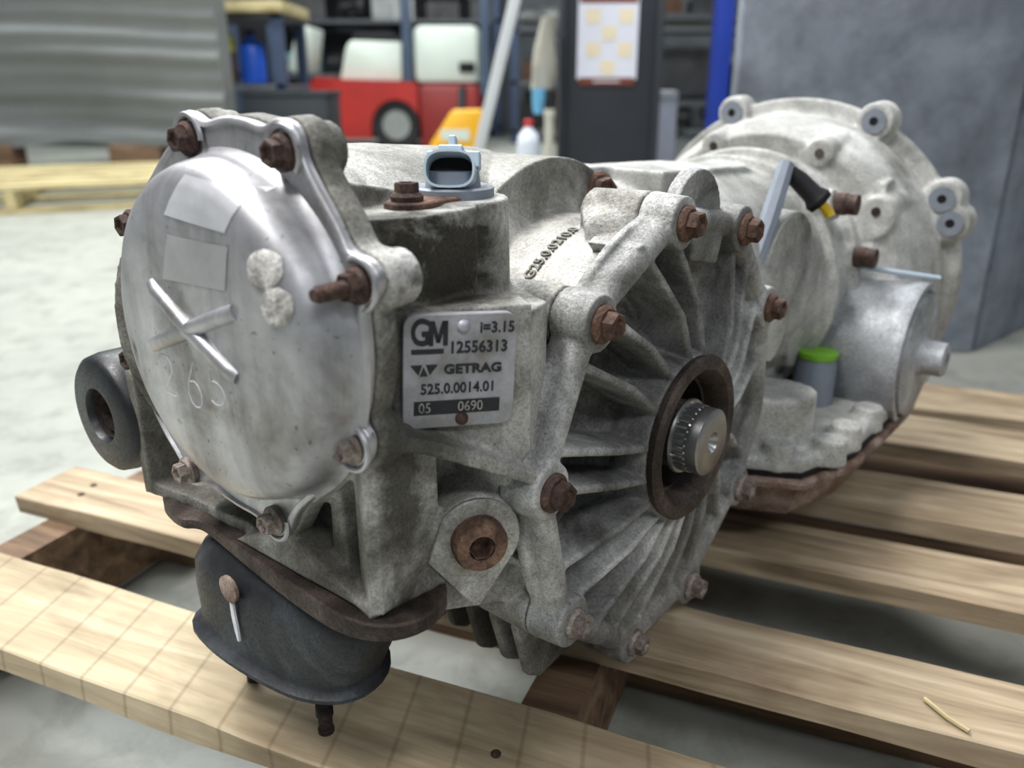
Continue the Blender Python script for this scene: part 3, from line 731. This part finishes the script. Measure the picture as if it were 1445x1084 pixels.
# top rail and side step
prism(bm, [(.15, .328), (.20, .326), (.30, .322), (.34, .312), (.34, .27), (.15, .27)], lambda a, z: V(a, -.03, z), lambda a, z: V(a, .060, z))
prism(bm, [(.02, .338), (.17, .328), (.17, .28), (.02, .28)], lambda a, z: V(a, -.05, z), lambda a, z: V(a, .012, z))
# raised ridge that follows the barrel
for (a0, r0) in ((.335, .117), (.385, .121)):
    rings(bm, [ring_at(a0, TS, .207, r0 - .004), ring_at(a0 + .002, TS, .207, r0 + .004), ring_at(a0 + .010, TS, .206, r0 + .004), ring_at(a0 + .012, TS, .206, r0 - .004)])
for ang in (112, 66, 34):
    cone(bm, V(.424, TS + .146 * math.cos(R(ang)), .193 + .146 * math.sin(R(ang))), V(.47, TS + .150 * math.cos(R(ang)), .193 + .150 * math.sin(R(ang))), .014, .018, 24)
# blocky bosses on the visible flank
cone(bm, V(.425, .140, .268), V(.50, .140, .262), .021, .024, 28)
prism(bm, smooth_poly([(.430, .300), (.470, .305), (.48, .24), (.46, .19), (.42, .20)], 1), lambda a, z: V(a, .09, z), lambda a, z: V(a, .146, z))
cone(bm, V(.270, .05, .236), V(.270, .122, .236), .058, .054, 48)
cone(bm, V(.215, .08, .200), V(.215, .136, .196), .026, .022, 28)
cone(bm, V(.350, .06, .270), V(.350, .128, .289), .019, .014, 24)
cone(bm, V(.389, .08, .232), V(.389, .140, .236), .017, .013, 24)
cone(bm, V(.33, .07, .190), V(.33, .125, .180), .050, .045, 32)
# bell ears with holes
EARS = [(113, .0175), (63, .0185), (30, .018), (22, .018), (-32, .016), (160, .016)]
for ang, er in EARS:
    c_ = V(.503, TS + (BR - .002) * math.cos(R(ang)), BZ + (BR - .002) * math.sin(R(ang)))
    cone(bm, c_, c_ + Adir * .028, er, er + .002, 28)
# outlet spigot rod on the flank
casing = build_cast('gearbox_case', bm, M_trans, gb, 0.0021, 2)
casing['label'] = 'pale cast gearbox case flaring into a bell housing'
for ang, er in EARS[:4]:
    c_ = V(.5025, TS + (BR - .002) * math.cos(R(ang)), BZ + (BR - .002) * math.sin(R(ang)))
    bm = bmesh.new(); lathe(bm, [(.0045, -.0030), (.0125, -.0030), (.0125, .002), (.0045, .002), (.0045, -.003)], c_, V(-1, 0, 0), 24); build('ear_bushing', bm, M_bush, casing)
    bm = bmesh.new(); lathe(bm, [(.0044, -.001), (.0044, .0012)], c_, V(-1, 0, 0), 20, True, True); build('bolt_hole', bm, M_dark, casing)
for ang in (112, 66, 34):
    c_ = V(.4235, TS + .146 * math.cos(R(ang)), .193 + .146 * math.sin(R(ang)))
    bm = bmesh.new(); lathe(bm, [(.0045, -.002), (.0045, .0008)], c_, V(-1, 0, 0), 16, True, True); build('tapped_hole', bm, M_brown, casing)
for (a, s, z) in ((.350, .127, .289), (.389, .139, .236)):
    bm = bmesh.new(); lathe(bm, [(.0100, 0), (.0100, .010), (.0092, .011), (.0092, .020), (.005, .020)], V(a, s, z), Sdir, 20, True, True); build('pipe_fitting', bm, M_rust, gb, 35)
bm = bmesh.new(); tube(bm, [V(.390, .120, .228), V(.402, .170, .2235), V(.430, .208, .217)], .0026, 10); build('thin_rod', bm, M_conn_pl, gb)
# round servo housing with its end cover
bm = bmesh.new(); vc = V(.415, 0, .143)
lathe(bm, [(.050, .03), (.060, .07), (.066, .12), (.070, .185), (.0715, .197), (.070, .203), (.064, .203), (.062, .199)], vc, Sdir, 64, True, True)
servo = build('servo_housing', bm, M_drum, gb, 40); servo['label'] = 'smooth grey round servo housing'
bm = bmesh.new(); lathe(bm, [(.0615, .197), (.060, .205), (.052, .2075), (.020, .2075), (.017, .212), (.0165, .228), (.014, .230), (.007, .230), (.007, .222)], vc, Sdir, 48, True, True)
build('servo_cover', bm, M_drum, servo, 40)
# pan with gasket rail
bm = bmesh.new()
pan = smooth_poly([(.165, .120), (.205, .200), (.44, .203), (.46, .19), (.46, -.12), (.165, -.12)], 1)
ctr = Vector((.31, .04))
panr = lambda k, z: [V(ctr.x + (a - ctr.x) * k, ctr.y + (s - ctr.y) * k, z) for a, s in pan]
rings(bm, [panr(1.0, .086), panr(1.02, .083), panr(1.02, .079), panr(.97, .077), panr(.94, .058), panr(.90, .046), panr(.6, .044)])
build('oil_pan', bm, M_pan, gb, 40)['label'] = 'rusty steel oil pan'
bm = bmesh.new(); rings(bm, [panr(.985, .0862), panr(.985, .0905)]); build('pan_gasket', bm, M_dark, gb, 30)
bm = bmesh.new(); rings(bm, [panr(.975, .088), panr(.975, .1000), panr(.95, .103)])
for (a, s) in ((.235, .186), (.275, .186), (.33, .188), (.20, .155), (.38, .186)):
    cone(bm, V(a, s, .09), V(a, s, .113), .015, .013, 20)
prism(bm, smooth_poly([(.19, .145), (.19, .10), (.25, .10), (.26, .16), (.225, .175)], 2), lambda a, s: V(a, s, .09), lambda a, s: V(a, s, .148))
build_cast('pan_rail', bm, M_trans, gb, .0026, 3)
bm = bmesh.new(); cpn = V(.335, .134, .098)
lathe(bm, [(.019, 0), (.019, .040), (.0175, .046), (.0175, .050)], cpn, (0, 0, 1), 32, True, True)
plug = build('case_connector', bm, M_grey_pl, gb, 35)
bm = bmesh.new(); lathe(bm, [(.0185, .050), (.019, .052), (.0185, .0555), (.012, .056)], cpn, (0, 0, 1), 32, True, True); build('connector_cap', bm, M_green, plug, 40)['label'] = 'bright green cap'
# selector lever and sensor lead
bm = bmesh.new(); tube(bm, [V(.205, .113, .245), V(.235, .112, .285), V(.268, .109, .328)], .0085, 8, [.0075, .0080, .007]); build('selector_lever', bm, M_grey_pl, gb)
bm = bmesh.new(); tube(bm, [V(.270, .108, .324), V(.274, .119, .315), V(.279, .130, .304), V(.2805, .134, .300), V(.282, .137, .297)], .008, 14, [.006, .008, .0085, .0115, .0105]); conn = build('sensor_lead', bm, M_dark, gb)
bm = bmesh.new(); tube(bm, [V(.282, .137, .297), V(.284, .142, .291), V(.285, .145, .287)], .0045, 8); build('yellow_tip', bm, M_yellow_w, conn)

# ================================================================== surroundings
def bx(bm, x0, x1, y0, y1, z0, z1): return box(bm, ((x0 + x1) / 2, (y0 + y1) / 2, (z0 + z1) / 2), (abs(x1 - x0), abs(y1 - y0), abs(z1 - z0)))
def solid(name, mat, parent, *boxes, bev=0.0, smooth=30):
    bm = bmesh.new()
    for b in boxes: bx(bm, *b)
    if bev: bevel(bm, bev, 2)
    return build(name, bm, mat, parent, smooth)

# grey felt partition right behind the pallet
M_felt = cast('grey_felt', (118, 125, 137), (140, 148, 161), (160, 168, 181), 3.0, 0.95, 0.0, 0.5)
fp = solid('felt_partition', M_felt, None, (0, .525, 0, .05, .0, 1.45), bev=.006)
fp.location = (.415, 1.60, 0.0); fp.rotation_euler = (0, 0, R(-1.5))
tag(fp, 'broad grey felt partition panel standing behind the bell housing', 'partition')
fp2 = solid('felt_partition', M_felt, None, (0, 1.1, 0, .05, .0, 1.45), bev=.006)
fp2.location = (.955, 1.60, 0.0); fp2.rotation_euler = (0, 0, R(40))
tag(fp2, 'grey felt partition panel angled away beside the broad grey one', 'partition')

# plastic-wrapped crate on the left
M_wrap = plain('grey_plastic_wrap', (114, 118, 118), 0.38, 0, 0.10, 3)
cr = empty('wrapped_crate', (-2.90, 5.05, 0), 0, 'tall crate wrapped in grey plastic film standing on wooden blocks', 'crate')
bm = bmesh.new(); nz, nx = 60, 30
def wrap_side(u, z):      # horizontal rolls of the film
    return 4.95 - .012 * math.sin(z * 58 + 1.2 * math.sin(u * 3)) - .010 * math.sin(z * 23 + u * 2) + .10 * math.exp(-((u - 1.55) / .42) ** 2 - ((z - .36) / .20) ** 2)
g = [[bm.verts.new(Vector((-4.4 + 2.75 * i / nx, wrap_side(3.0 * i / nx * .83, .20 + 1.6 * j / nz), .190 + 1.6 * j / nz + (.02 * math.sin(i * .7) if j == 0 else 0)))) for j in range(nz + 1)] for i in range(nx + 1)]
gb_ = [[bm.verts.new(Vector((-4.4 + 2.75 * i / nx, 5.15, .190 + 1.6 * j / nz))) for j in (0, nz)] for i in (0, nx)]
for i in range(nx):
    for j in range(nz): bm.faces.new((g[i][j], g[i + 1][j], g[i + 1][j + 1], g[i][j + 1]))
bm.faces.new([g[nx][j] for j in range(nz + 1)] + [gb_[1][1], gb_[1][0]])
bm.faces.new([g[0][j] for j in range(nz + 1)][::-1] + [gb_[0][0], gb_[0][1]])
bm.faces.new([g[i][0] for i in range(nx + 1)][::-1] + [gb_[0][0], gb_[1][0]])
bm.faces.new([g[i][nz] for i in range(nx + 1)] + [gb_[1][1], gb_[0][1]])
bm.faces.new((gb_[0][0], gb_[0][1], gb_[1][1], gb_[1][0]))
bmesh.ops.translate(bm, verts=bm.verts[:], vec=(2.90, -5.05, 0))
build('plastic_wrap', bm, M_wrap, cr, 60)
for x in (-4.0, -3.1, -2.22):
    bm = bmesh.new(); bx(bm, x + 2.90 - .15, x + 2.90 + .15, -.09, .09, 0, .185); bevel(bm, .006, 1); build('wooden_block', bm, M_wood_dk, cr)

# pale pallet on the floor at the left
lp = empty('spare_pallet', (-2.30, 3.95, 0), R(22), 'pale new wooden pallet lying on the concrete floor', 'pallet')
for k in range(6):
    build('deck_board', chip_board(-.60, .60, -.50 + .18 * k, -.50 + .18 * k + .10, .10, .118, 60 + k, .002, 8), M_wood_new, lp)
for x in (-.57, 0, .57): build('stringer', chip_board(x - .02, x + .02, -.5, .5, .016, .0998, 70, .001, 4), M_wood_new, lp)
for k in range(3): build('bottom_board', chip_board(-.60, .60, -.50 + .45 * k, -.50 + .45 * k + .10, .0005, .0158, 80 + k, .002, 8), M_wood_new, lp)

# black plastic bin
M_bin = plain('dark_bin_plastic', (38, 46, 52), 0.6, 0, 0.15, 4)
bn = empty('storage_bin', (-1.385, 5.45, 0), 0, 'black plastic storage bin beside the red forklift', 'bin')
solid('bin_body', M_bin, bn, (-.262, .262, -.2, .2, 0, .460), bev=.02); solid('bin_rim', M_bin, bn, (-.272, .272, -.21, .21, .452, .482), bev=.008)

# forklift truck --------------------------------------------------------
M_red = plain('forklift_red_paint', (168, 38, 32), 0.5, 0, 0.18, 3, coat=.3)
M_red2 = plain('forklift_dark_red_paint', (128, 34, 32), 0.5, 0, 0.2, 3)
M_white = plain('forklift_white_paint', (214, 224, 214), 0.5, 0, 0.08, 3)
M_steelblue = plain('blue_grey_steel', (76, 92, 114), 0.5, 0.2, 0.12, 5)
M_shelfgrey = plain('hub_grey', (140, 144, 142), 0.6, 0.1, 0.2, 8)
M_tyre = plain('tyre_rubber', (32, 32, 34), 0.8, 0, 0.2, 8)
FY = 7.0; k7 = FY / 5.5
fx = lambda v: v * k7
fz = lambda v: .515 + (v - .515) * k7
fk = empty('forklift', (-.95, FY + .5, 0), 0, 'red forklift with white hood and blue-grey overhead guard posts', 'forklift')
def fbox(name, mat, x0, x1, z0, z1, y0=0, y1=1.0, bev=.02):
    return solid(name, mat, fk, (fx(x0) + .95, fx(x1) + .95, y0 - .5, y1 - .5, fz(z0), fz(z1)), bev=bev)
bm = bmesh.new()      # lower body with a wheel arch cut into its side outline
ar = [(fx(-.745) + .95 + .205 * math.cos(R(t)), fz(.236) + .03 + .215 * math.sin(R(t))) for t in range(180, -1, -15)]
ol = [(fx(-1.20) + .95, .10), (ar[0][0], .10)] + ar + [(ar[-1][0], .10), (fx(-.60) + .95, .10), (fx(-.60) + .95, fz(.53)), (fx(-1.02) + .95, fz(.545)), (fx(-1.24) + .95, fz(.565)), (fx(-1.30) + .95, fz(.50))]
prism(bm, ol, lambda x, z: Vector((x, -.5, z)), lambda x, z: Vector((x, .5, z)))
build('body', bm, M_red, fk)
fbox('counterweight', M_red2, -.60, -.205, .09, .52, .0, 1.0, .05)
fbox('hood', M_white, -.625, -.205, .521, .865, .05, .95, .06)
bm = bmesh.new(); prism(bm, [(fx(-1.10) + .95, fz(.546)), (fx(-1.05) + .95, fz(.74)), (fx(-1.02) + .95, fz(.78)), (fx(-.70) + .95, fz(.77)), (fx(-.70) + .95, fz(.535))], lambda x, z: Vector((x, -.42, z)), lambda x, z: Vector((x, .42, z)))
bevel(bm, .02, 2); build('seat_box', bm, M_white, fk)
fbox('seat', M_dark, -1.02, -.74, .775, .83, .15, .8, .03)
bm = bmesh.new(); prism(bm, [(fx(-1.46) + .95, fz(.60)), (fx(-1.37) + .95, fz(.87)), (fx(-1.30) + .95, fz(.87)), (fx(-1.35) + .95, fz(.58))], lambda x, z: Vector((x, -.3, z)), lambda x, z: Vector((x, .3, z)))
bevel(bm, .02, 2); build('dash_cowl', bm, M_white, fk)
for x in (-.66, -1.50, -.17):
    fbox('guard_post', M_steelblue, x - .03, x + .03, .45, 1.55, .02, .10, .01)
fbox('mast', M_dark, -1.75, -1.58, -.1, 1.6, .2, .8, .02)
fbox('tail_light', M_dark, -.335, -.235, .59, .65, .02, .06, .01)
solid('floor_plate', M_dark, fk, (fx(-1.36) + .95, fx(-1.06) + .95, -.4, .4, fz(.54), fz(.56)), bev=.005)
for x in (-.745, -1.32):
    bm = bmesh.new(); wc = Vector((fx(x) + .95, -.48, .205)); lathe(bm, [(.09, .02), (.155, .01), (.195, .0), (.204, .03), (.204, .13), (.19, .16), (.1, .16)], wc, (0, 1, 0), 40, True, True)
    wh = build('wheel', bm, M_tyre, fk, 40)
    bm = bmesh.new(); lathe(bm, [(.115, -.004), (.11, .004), (.05, .02), (.03, -.005)], wc, (0, 1, 0), 32, True, True); build('wheel_hub', bm, M_shelfgrey, wh, 40)

# yellow pallet jack
M_yel = plain('yellow_paint', (238, 178, 30), 0.45, 0, 0.1, 4)
pj = empty('pallet_jack', (-.26, 4.1, 0), 0, 'yellow pallet jack with slanted front plate beside the white pole', 'pallet jack')
bm = bmesh.new(); prism(bm, [(-.19, .12), (-.12, .26), (-.02, .405), (.12, .405), (.10, .12)], lambda x, z: Vector((x, -.10, z)), lambda x, z: Vector((x, .10, z))); bevel(bm, .012, 2); build('pump_body', bm, M_yel, pj)
solid('fork', M_yel, pj, (-.20, -.05, -.1, 1.0, .05, .115), bev=.01); solid('fork', M_yel, pj, (.05, .20, -.1, 1.0, .05, .115), bev=.01)
bm = bmesh.new(); cone(bm, (-.14, -.12, .06), (.14, -.12, .06), .06, .06, 24); build('steer_wheel', bm, M_tyre, pj)
bm = bmesh.new(); cone(bm, (.02, .0, .38), (.02, .1, .50), .02, .02, 16); build('handle_tube', bm, M_dark, pj)
solid('white_decal', M_white, pj, (-.075, .06, -.1035, -.098, .27, .32))

# leaning white pole with a foot plate
pl_ = empty('leaning_pole', (-.195, 3.0, 0), 0, 'slim white square pole leaning beside the yellow pallet jack', 'pole')
bm = bmesh.new(); d = Vector((.125, 0, .50)); P0 = Vector((.0, 0, .0)); prism(bm, [(-.020, -.02), (.020, -.02), (.020, .02), (-.020, .02)], lambda x, y: Vector((x, y, .004)), lambda x, y: Vector((x + .42, y, 1.60))); bevel(bm, .004, 2)
build('tube', bm, plain('white_enamel', (214, 218, 220), 0.4, 0, 0.05, 5), pl_); solid('foot_cap', M_dark, pl_, (-.024, .024, -.024, .024, 0, .03), bev=.004)

# black draped column with a notice
M_col = plain('black_column_paint', (52, 55, 62), 0.6, 0, 0.14, 4)
cl = empty('black_column', (.365, 3.42, 0), 0, 'square black painted column carrying the printed notice', 'column')
solid('shaft', M_col, cl, (-.178, .178, -.18, .18, 0, 3.2), bev=.012); solid('corner_guard', M_col, cl, (-.190, -.165, -.192, -.165, 0, 1.6), (.165, .190, -.192, -.165, 0, 1.6), bev=.003); solid('base_plate', M_col, cl, (-.24, .24, -.24, .24, 0, .02), bev=.004)
nz0 = 3.42 - .186
pn = empty('printed_notice', (.350, nz0, .515), 0, 'white printed notice with pale yellow squares on the black column', 'notice')
solid('paper', plain('notice_paper', (226, 228, 240), 0.6, 0, 0.02, 5), pn, (-.110, .110, -.003, .002, .02, .30))
M_nb = plain('notice_brown_print', (118, 58, 44), 0.6, 0, 0.1, 5); M_ny = plain('notice_cream_print', (236, 222, 192), 0.6, 0, 0.04, 5)
solid('print_band', M_nb, pn, (-.102, .102, -.0036, -.001, .0, .026)); solid('print_band', M_nb, pn, (-.105, .105, -.0036, -.001, .278, .36))
for (u, v) in ((-.055, .235), (.065, .235), (.004, .178), (-.052, .122), (.064, .122), (.002, .060)):
    solid('cream_square', M_ny, pn, (u - .026, u + .026, -.0038, -.002, v - .024, v + .024))
solid('print_text', M_chalk, pn, (-.05, .05, -.0042, -.003, .010, .016)); solid('print_text', M_chalk, pn, (-.02, .06, -.0042, -.003, .300, .312))

# bottle, pipe, hanging sack and cloth near the column
bt = empty('plastic_bottle', (.047, 2.42, .245), 0, 'translucent white plastic bottle with red cap on the black cart', 'bottle')
bm = bmesh.new(); lathe(bm, [(.028, 0), (.033, .004), (.033, .11), (.029, .135), (.013, .153), (.012, .162)], (0, 0, 0), (0, 0, 1), 32, True, True); build('bottle_body', bm, plain('bottle_plastic', (214, 222, 232), 0.3, 0, 0.03, 5), bt)
bm = bmesh.new(); lathe(bm, [(.013, .160), (.013, .176), (.010, .178)], (0, 0, 0), (0, 0, 1), 20, True, True); build('cap', bm, plain('red_cap', (190, 40, 44), 0.4, 0, .05), bt)
ct = empty('tool_cart', (-.02, 2.60, 0), 0, 'low black tool cart holding the white bottle', 'cart')
solid('cart_body', M_dark, ct, (-.13, .16, -.25, .25, .06, .235), bev=.01); solid('cart_tray', M_dark, ct, (-.14, .17, -.26, .26, .2355, .2445), bev=.003)
for x in (-.1, .13):
    for y in (-.2, .2):
        bm = bmesh.new(); cone(bm, (x - .01, y, .031), (x + .01, y, .031), .030, .030, 18); build('caster', bm, M_tyre, ct)
bm = bmesh.new(); cone(bm, (.129, 2.96, 0), (.129, 2.96, .43), .016, .016, 20); lathe(bm, [(.016, .41), (.019, .41), (.019, .436), (.012, .436), (.012, .41)], (.129, 2.96, 0), (0, 0, 1), 20)
tag(build('plastic_pipe', bm, plain('pvc_cream', (206, 204, 190), 0.5, 0, .05)), 'short cream plastic pipe standing against the black column', 'pipe')

# steel racking with stored parts across the back ----------------------
M_rack = plain('rack_blue_steel', (58, 72, 98), 0.5, 0.1, 0.1, 4); M_shelf = plain('rack_shelf_steel', (88, 92, 96), 0.6, 0.1, 0.15, 4)
palette = [plain('part_metal_' + n_, c, 0.5, m_, 0.35, 9) for n_, c, m_ in (('iron', (70, 70, 72), .4), ('alloy', (150, 152, 152), .4), ('rust', (112, 82, 64), .2), ('black', (28, 28, 30), 0), ('white', (204, 206, 206), 0), ('blue', (34, 62, 150), 0), ('teal', (110, 160, 176), 0), ('red', (168, 52, 40), 0))]
def rack(loc, rz, width, label, shelves, height=2.6):
    r_ = empty('storage_rack', loc, rz, label, 'rack')
    for x in (0, width):
        for y in (0, .6): solid('upright', M_rack, r_, (x - .035, x + .035, y - .03, y + .03, 0, height))
    for z in shelves: solid('shelf', M_shelf, r_, (-.03, width + .03, -.03, .63, z - .03, z))
    return r_
def engine_part(loc, rz, size, mat, r_, label, group, kind):
    """a stored component: alloy case, cylinder head, alternator or carton, each with its own outline"""
    sx, sy, sz = size
    if kind == 0:      # gearbox-like casting: drum with a flange and a spigot
        bm = bmesh.new(); rr = min(sy, sz) / 2
        lathe(bm, [(rr * .25, -.1 * sx), (rr * .3, 0), (rr * .6, .02 * sx), (rr * .7, .6 * sx), (rr, .75 * sx), (rr, .95 * sx), (rr * .8, sx)], (-sx / 2, 0, rr), (1, 0, 0), 20, True, True)
        for k in range(6): cone(bm, (-.1 * sx, rr * .72 * math.cos(k), rr + rr * .72 * math.sin(k)), (.2 * sx, rr * .72 * math.cos(k), rr + rr * .72 * math.sin(k)), rr * .1, rr * .1, 8)
        nm, cat_ = 'spare_casting', 'engine part'
    elif kind == 1:    # finned block with ports
        bm = bmesh.new(); bx(bm, -sx / 2, sx / 2, -sy / 2, sy / 2, 0, sz * .7)
        for k in range(4): cone(bm, (-sx * .36 + k * sx * .24, 0, sz * .65), (-sx * .36 + k * sx * .24, 0, sz), sx * .08, sx * .06, 12)
        for k in range(5): bx(bm, -sx * .46 + k * sx * .2, -sx * .42 + k * sx * .2, -sy * .55, sy * .55, sz * .1, sz * .6)
        nm, cat_ = 'spare_engine_block', 'engine part'
    else:              # open-topped tote
        bm = bmesh.new(); t = .015
        bx(bm, -sx / 2, sx / 2, -sy / 2, sy / 2, 0, t); bx(bm, -sx / 2, sx / 2, -sy / 2, -sy / 2 + t, 0, sz); bx(bm, -sx / 2, sx / 2, sy / 2 - t, sy / 2, 0, sz)
        bx(bm, -sx / 2, -sx / 2 + t, -sy / 2, sy / 2, 0, sz); bx(bm, sx / 2 - t, sx / 2, -sy / 2, sy / 2, 0, sz); bx(bm, -sx / 2 - .01, sx / 2 + .01, -sy / 2 - .012, -sy / 2 + .002, sz - .03, sz)
        nm, cat_ = 'parts_tote', 'tote'
    o = build(nm, bm, mat); o.location = loc; o.rotation_euler = (0, 0, rz); tag(o, label, cat_, group); return o
KW = ['castings', 'blocks', 'totes']
CN = ['dark iron', 'grey alloy', 'rusty brown', 'black', 'white', 'blue', 'pale teal', 'red']
def fill(r0, x0, x1, y, zs, rackname, seed):
    r_ = random.Random(seed)
    for zi, z in enumerate(zs):
        x = x0
        while x < x1:
            sx = r_.uniform(.22, .42); k = r_.choice((0, 0, 1, 1, 2)); ci = r_.choice((0, 0, 2, 3, 3, 3, 4, 5, 6, 7)) if k == 2 else r_.choice((0, 0, 1, 2, 3))
            nm = ('round spare casting', 'spare engine block', 'open parts tote')[k]
            engine_part((x + sx / 2, y + .28, z + .001), r_.uniform(-.05, .05) if k < 2 else 0, (sx, r_.uniform(.28, .42), r_.uniform(.2, .36)), palette[ci], r_,
                        CN[ci] + ' ' + nm + (' on bottom shelf of the ', ' on middle shelf of the ', ' on high shelf of the ')[0 if z < .3 else 1 if z < .8 else 2] + rackname, CN[ci] + ' ' + KW[k] + ' on the ' + rackname, k)
            x += sx * 1.12 + r_.uniform(.03, .08)
rack((-2.75, 8.8, 0), 0, 2.6, 'long blue steel rack of spare parts behind the forklift', (.12, .62, 1.12, 1.62)); fill(None, -2.65, -.30, 8.8, (.62, 1.12), 'rack behind the forklift', 21)
rack((.02, 8.0, 0), 0, 2.6, 'blue steel rack of spare parts behind the black column', (.12, .55, 1.0, 1.5)); fill(None, .10, 2.5, 8.0, (.12, .55, 1.0), 'rack behind the black column', 5)
rack((.62, 4.6, 0), 0, 1.3, 'blue steel rack of castings between column and felt partition', (.10, .44, .86)); fill(None, .70, 1.85, 4.6, (.10, .44), 'rack beside the felt partition', 9)
rack((-2.62, 5.75, 0), 0, 1.1, 'blue steel rack with wooden top next to the wrapped crate', (.12, .52, .95), .95); 
fill(None, -2.55, -1.8, 5.75, (.12,), 'rack next to the wrapped crate', 13)
wb = solid('plywood_sheet', M_wood_new, None, (-2.70, -1.46, 5.68, 6.42, .951, 1.02), bev=.004); tag(wb, 'thick plywood sheet lying on the rack next to the wrapped crate', 'plywood')
bj = empty('blue_jug', (-1.76, 5.95, .521), 0, 'bright blue plastic jug with handle on the rack shelf', 'jug')
bm = bmesh.new(); lathe(bm, [(.075, 0), (.085, .01), (.085, .23), (.06, .27), (.03, .285), (.03, .31)], (0, 0, 0), (0, 0, 1), 24, True, True); build('jug_body', bm, plain('jug_blue', (38, 96, 214), 0.4, 0, .05), bj)
bm = bmesh.new(); lathe(bm, [(.034, .305), (.034, .335), (.028, .338)], (0, 0, 0), (0, 0, 1), 16, True, True); build('cap', bm, M_dark, bj)
yj = empty('lidded_tub', (-1.94, 5.93, .521), 0, 'small yellow-topped container beside the bright blue jug', 'container')
bm = bmesh.new(); lathe(bm, [(.07, 0), (.075, .01), (.075, .22), (.07, .225)], (0, 0, 0), (0, 0, 1), 24, True, True); build('tub', bm, palette[2], yj)
bm = bmesh.new(); lathe(bm, [(.079, .21), (.079, .30), (.07, .31)], (0, 0, 0), (0, 0, 1), 24, True, True); build('lid', bm, plain('lid_yellow', (226, 220, 60), 0.5, 0, .05), yj)
# narrow upright blue panel, white barrel and hanging hose bundle by the partition
bp = solid('blue_panel', plain('panel_blue', (30, 62, 168), 0.5, 0, .1), None, (.755, .825, 3.30, 3.36, 0, 1.7), bev=.006); tag(bp, 'tall narrow blue panel beside the grey felt partition', 'panel')
wbx = empty('white_canister', (.60, 3.55, 0), 0, 'white round canister on the floor beside the black column', 'canister')
bm = bmesh.new(); lathe(bm, [(.075, 0), (.08, .01), (.08, .46), (.07, .48)], (0, 0, 0), (0, 0, 1), 28, True, True); build('canister_body', bm, plain('canister_white', (206, 208, 220), 0.5, 0, .05), wbx)
bm = bmesh.new(); lathe(bm, [(.083, .46), (.083, .49), (.06, .495)], (0, 0, 0), (0, 0, 1), 28, True, True); build('lid', bm, palette[4], wbx)
# pale hanging cover and light blue rag left of the column
bm = bmesh.new()
L = []
for k in range(9):
    z = .50 + .24 * k / 8; w_ = .045 - .020 * abs(k - 2) / 6; L.append([Vector((.108 + .02 * (k / 8) + w_ * math.cos(t) * (1 + .12 * math.sin(3 * t + k)), 3.15 + .04 * math.sin(t), z)) for t in [2 * math.pi * i / 20 for i in range(20)]])
rings(bm, L); tag(build('hanging_sack', bm, plain('sack_cloth', (176, 172, 160), 0.9, 0, .12, 20), None, 60), 'pale cloth sack hanging against the black column', 'sack')
bm = bmesh.new(); L = []
for k in range(7):
    z = .418 + .085 * k / 6; w_ = .016 + .010 * k / 6; L.append([Vector((.095 + w_ * math.cos(t) * (1 + .15 * math.sin(4 * t + k)), 3.08 + .018 * math.sin(t), z)) for t in [2 * math.pi * i / 16 for i in range(16)]])
rings(bm, L); tag(build('blue_rag', bm, plain('rag_blue', (110, 176, 214), 0.9, 0, .12, 20), None, 60), 'light blue rag hanging below the pale sack', 'rag')
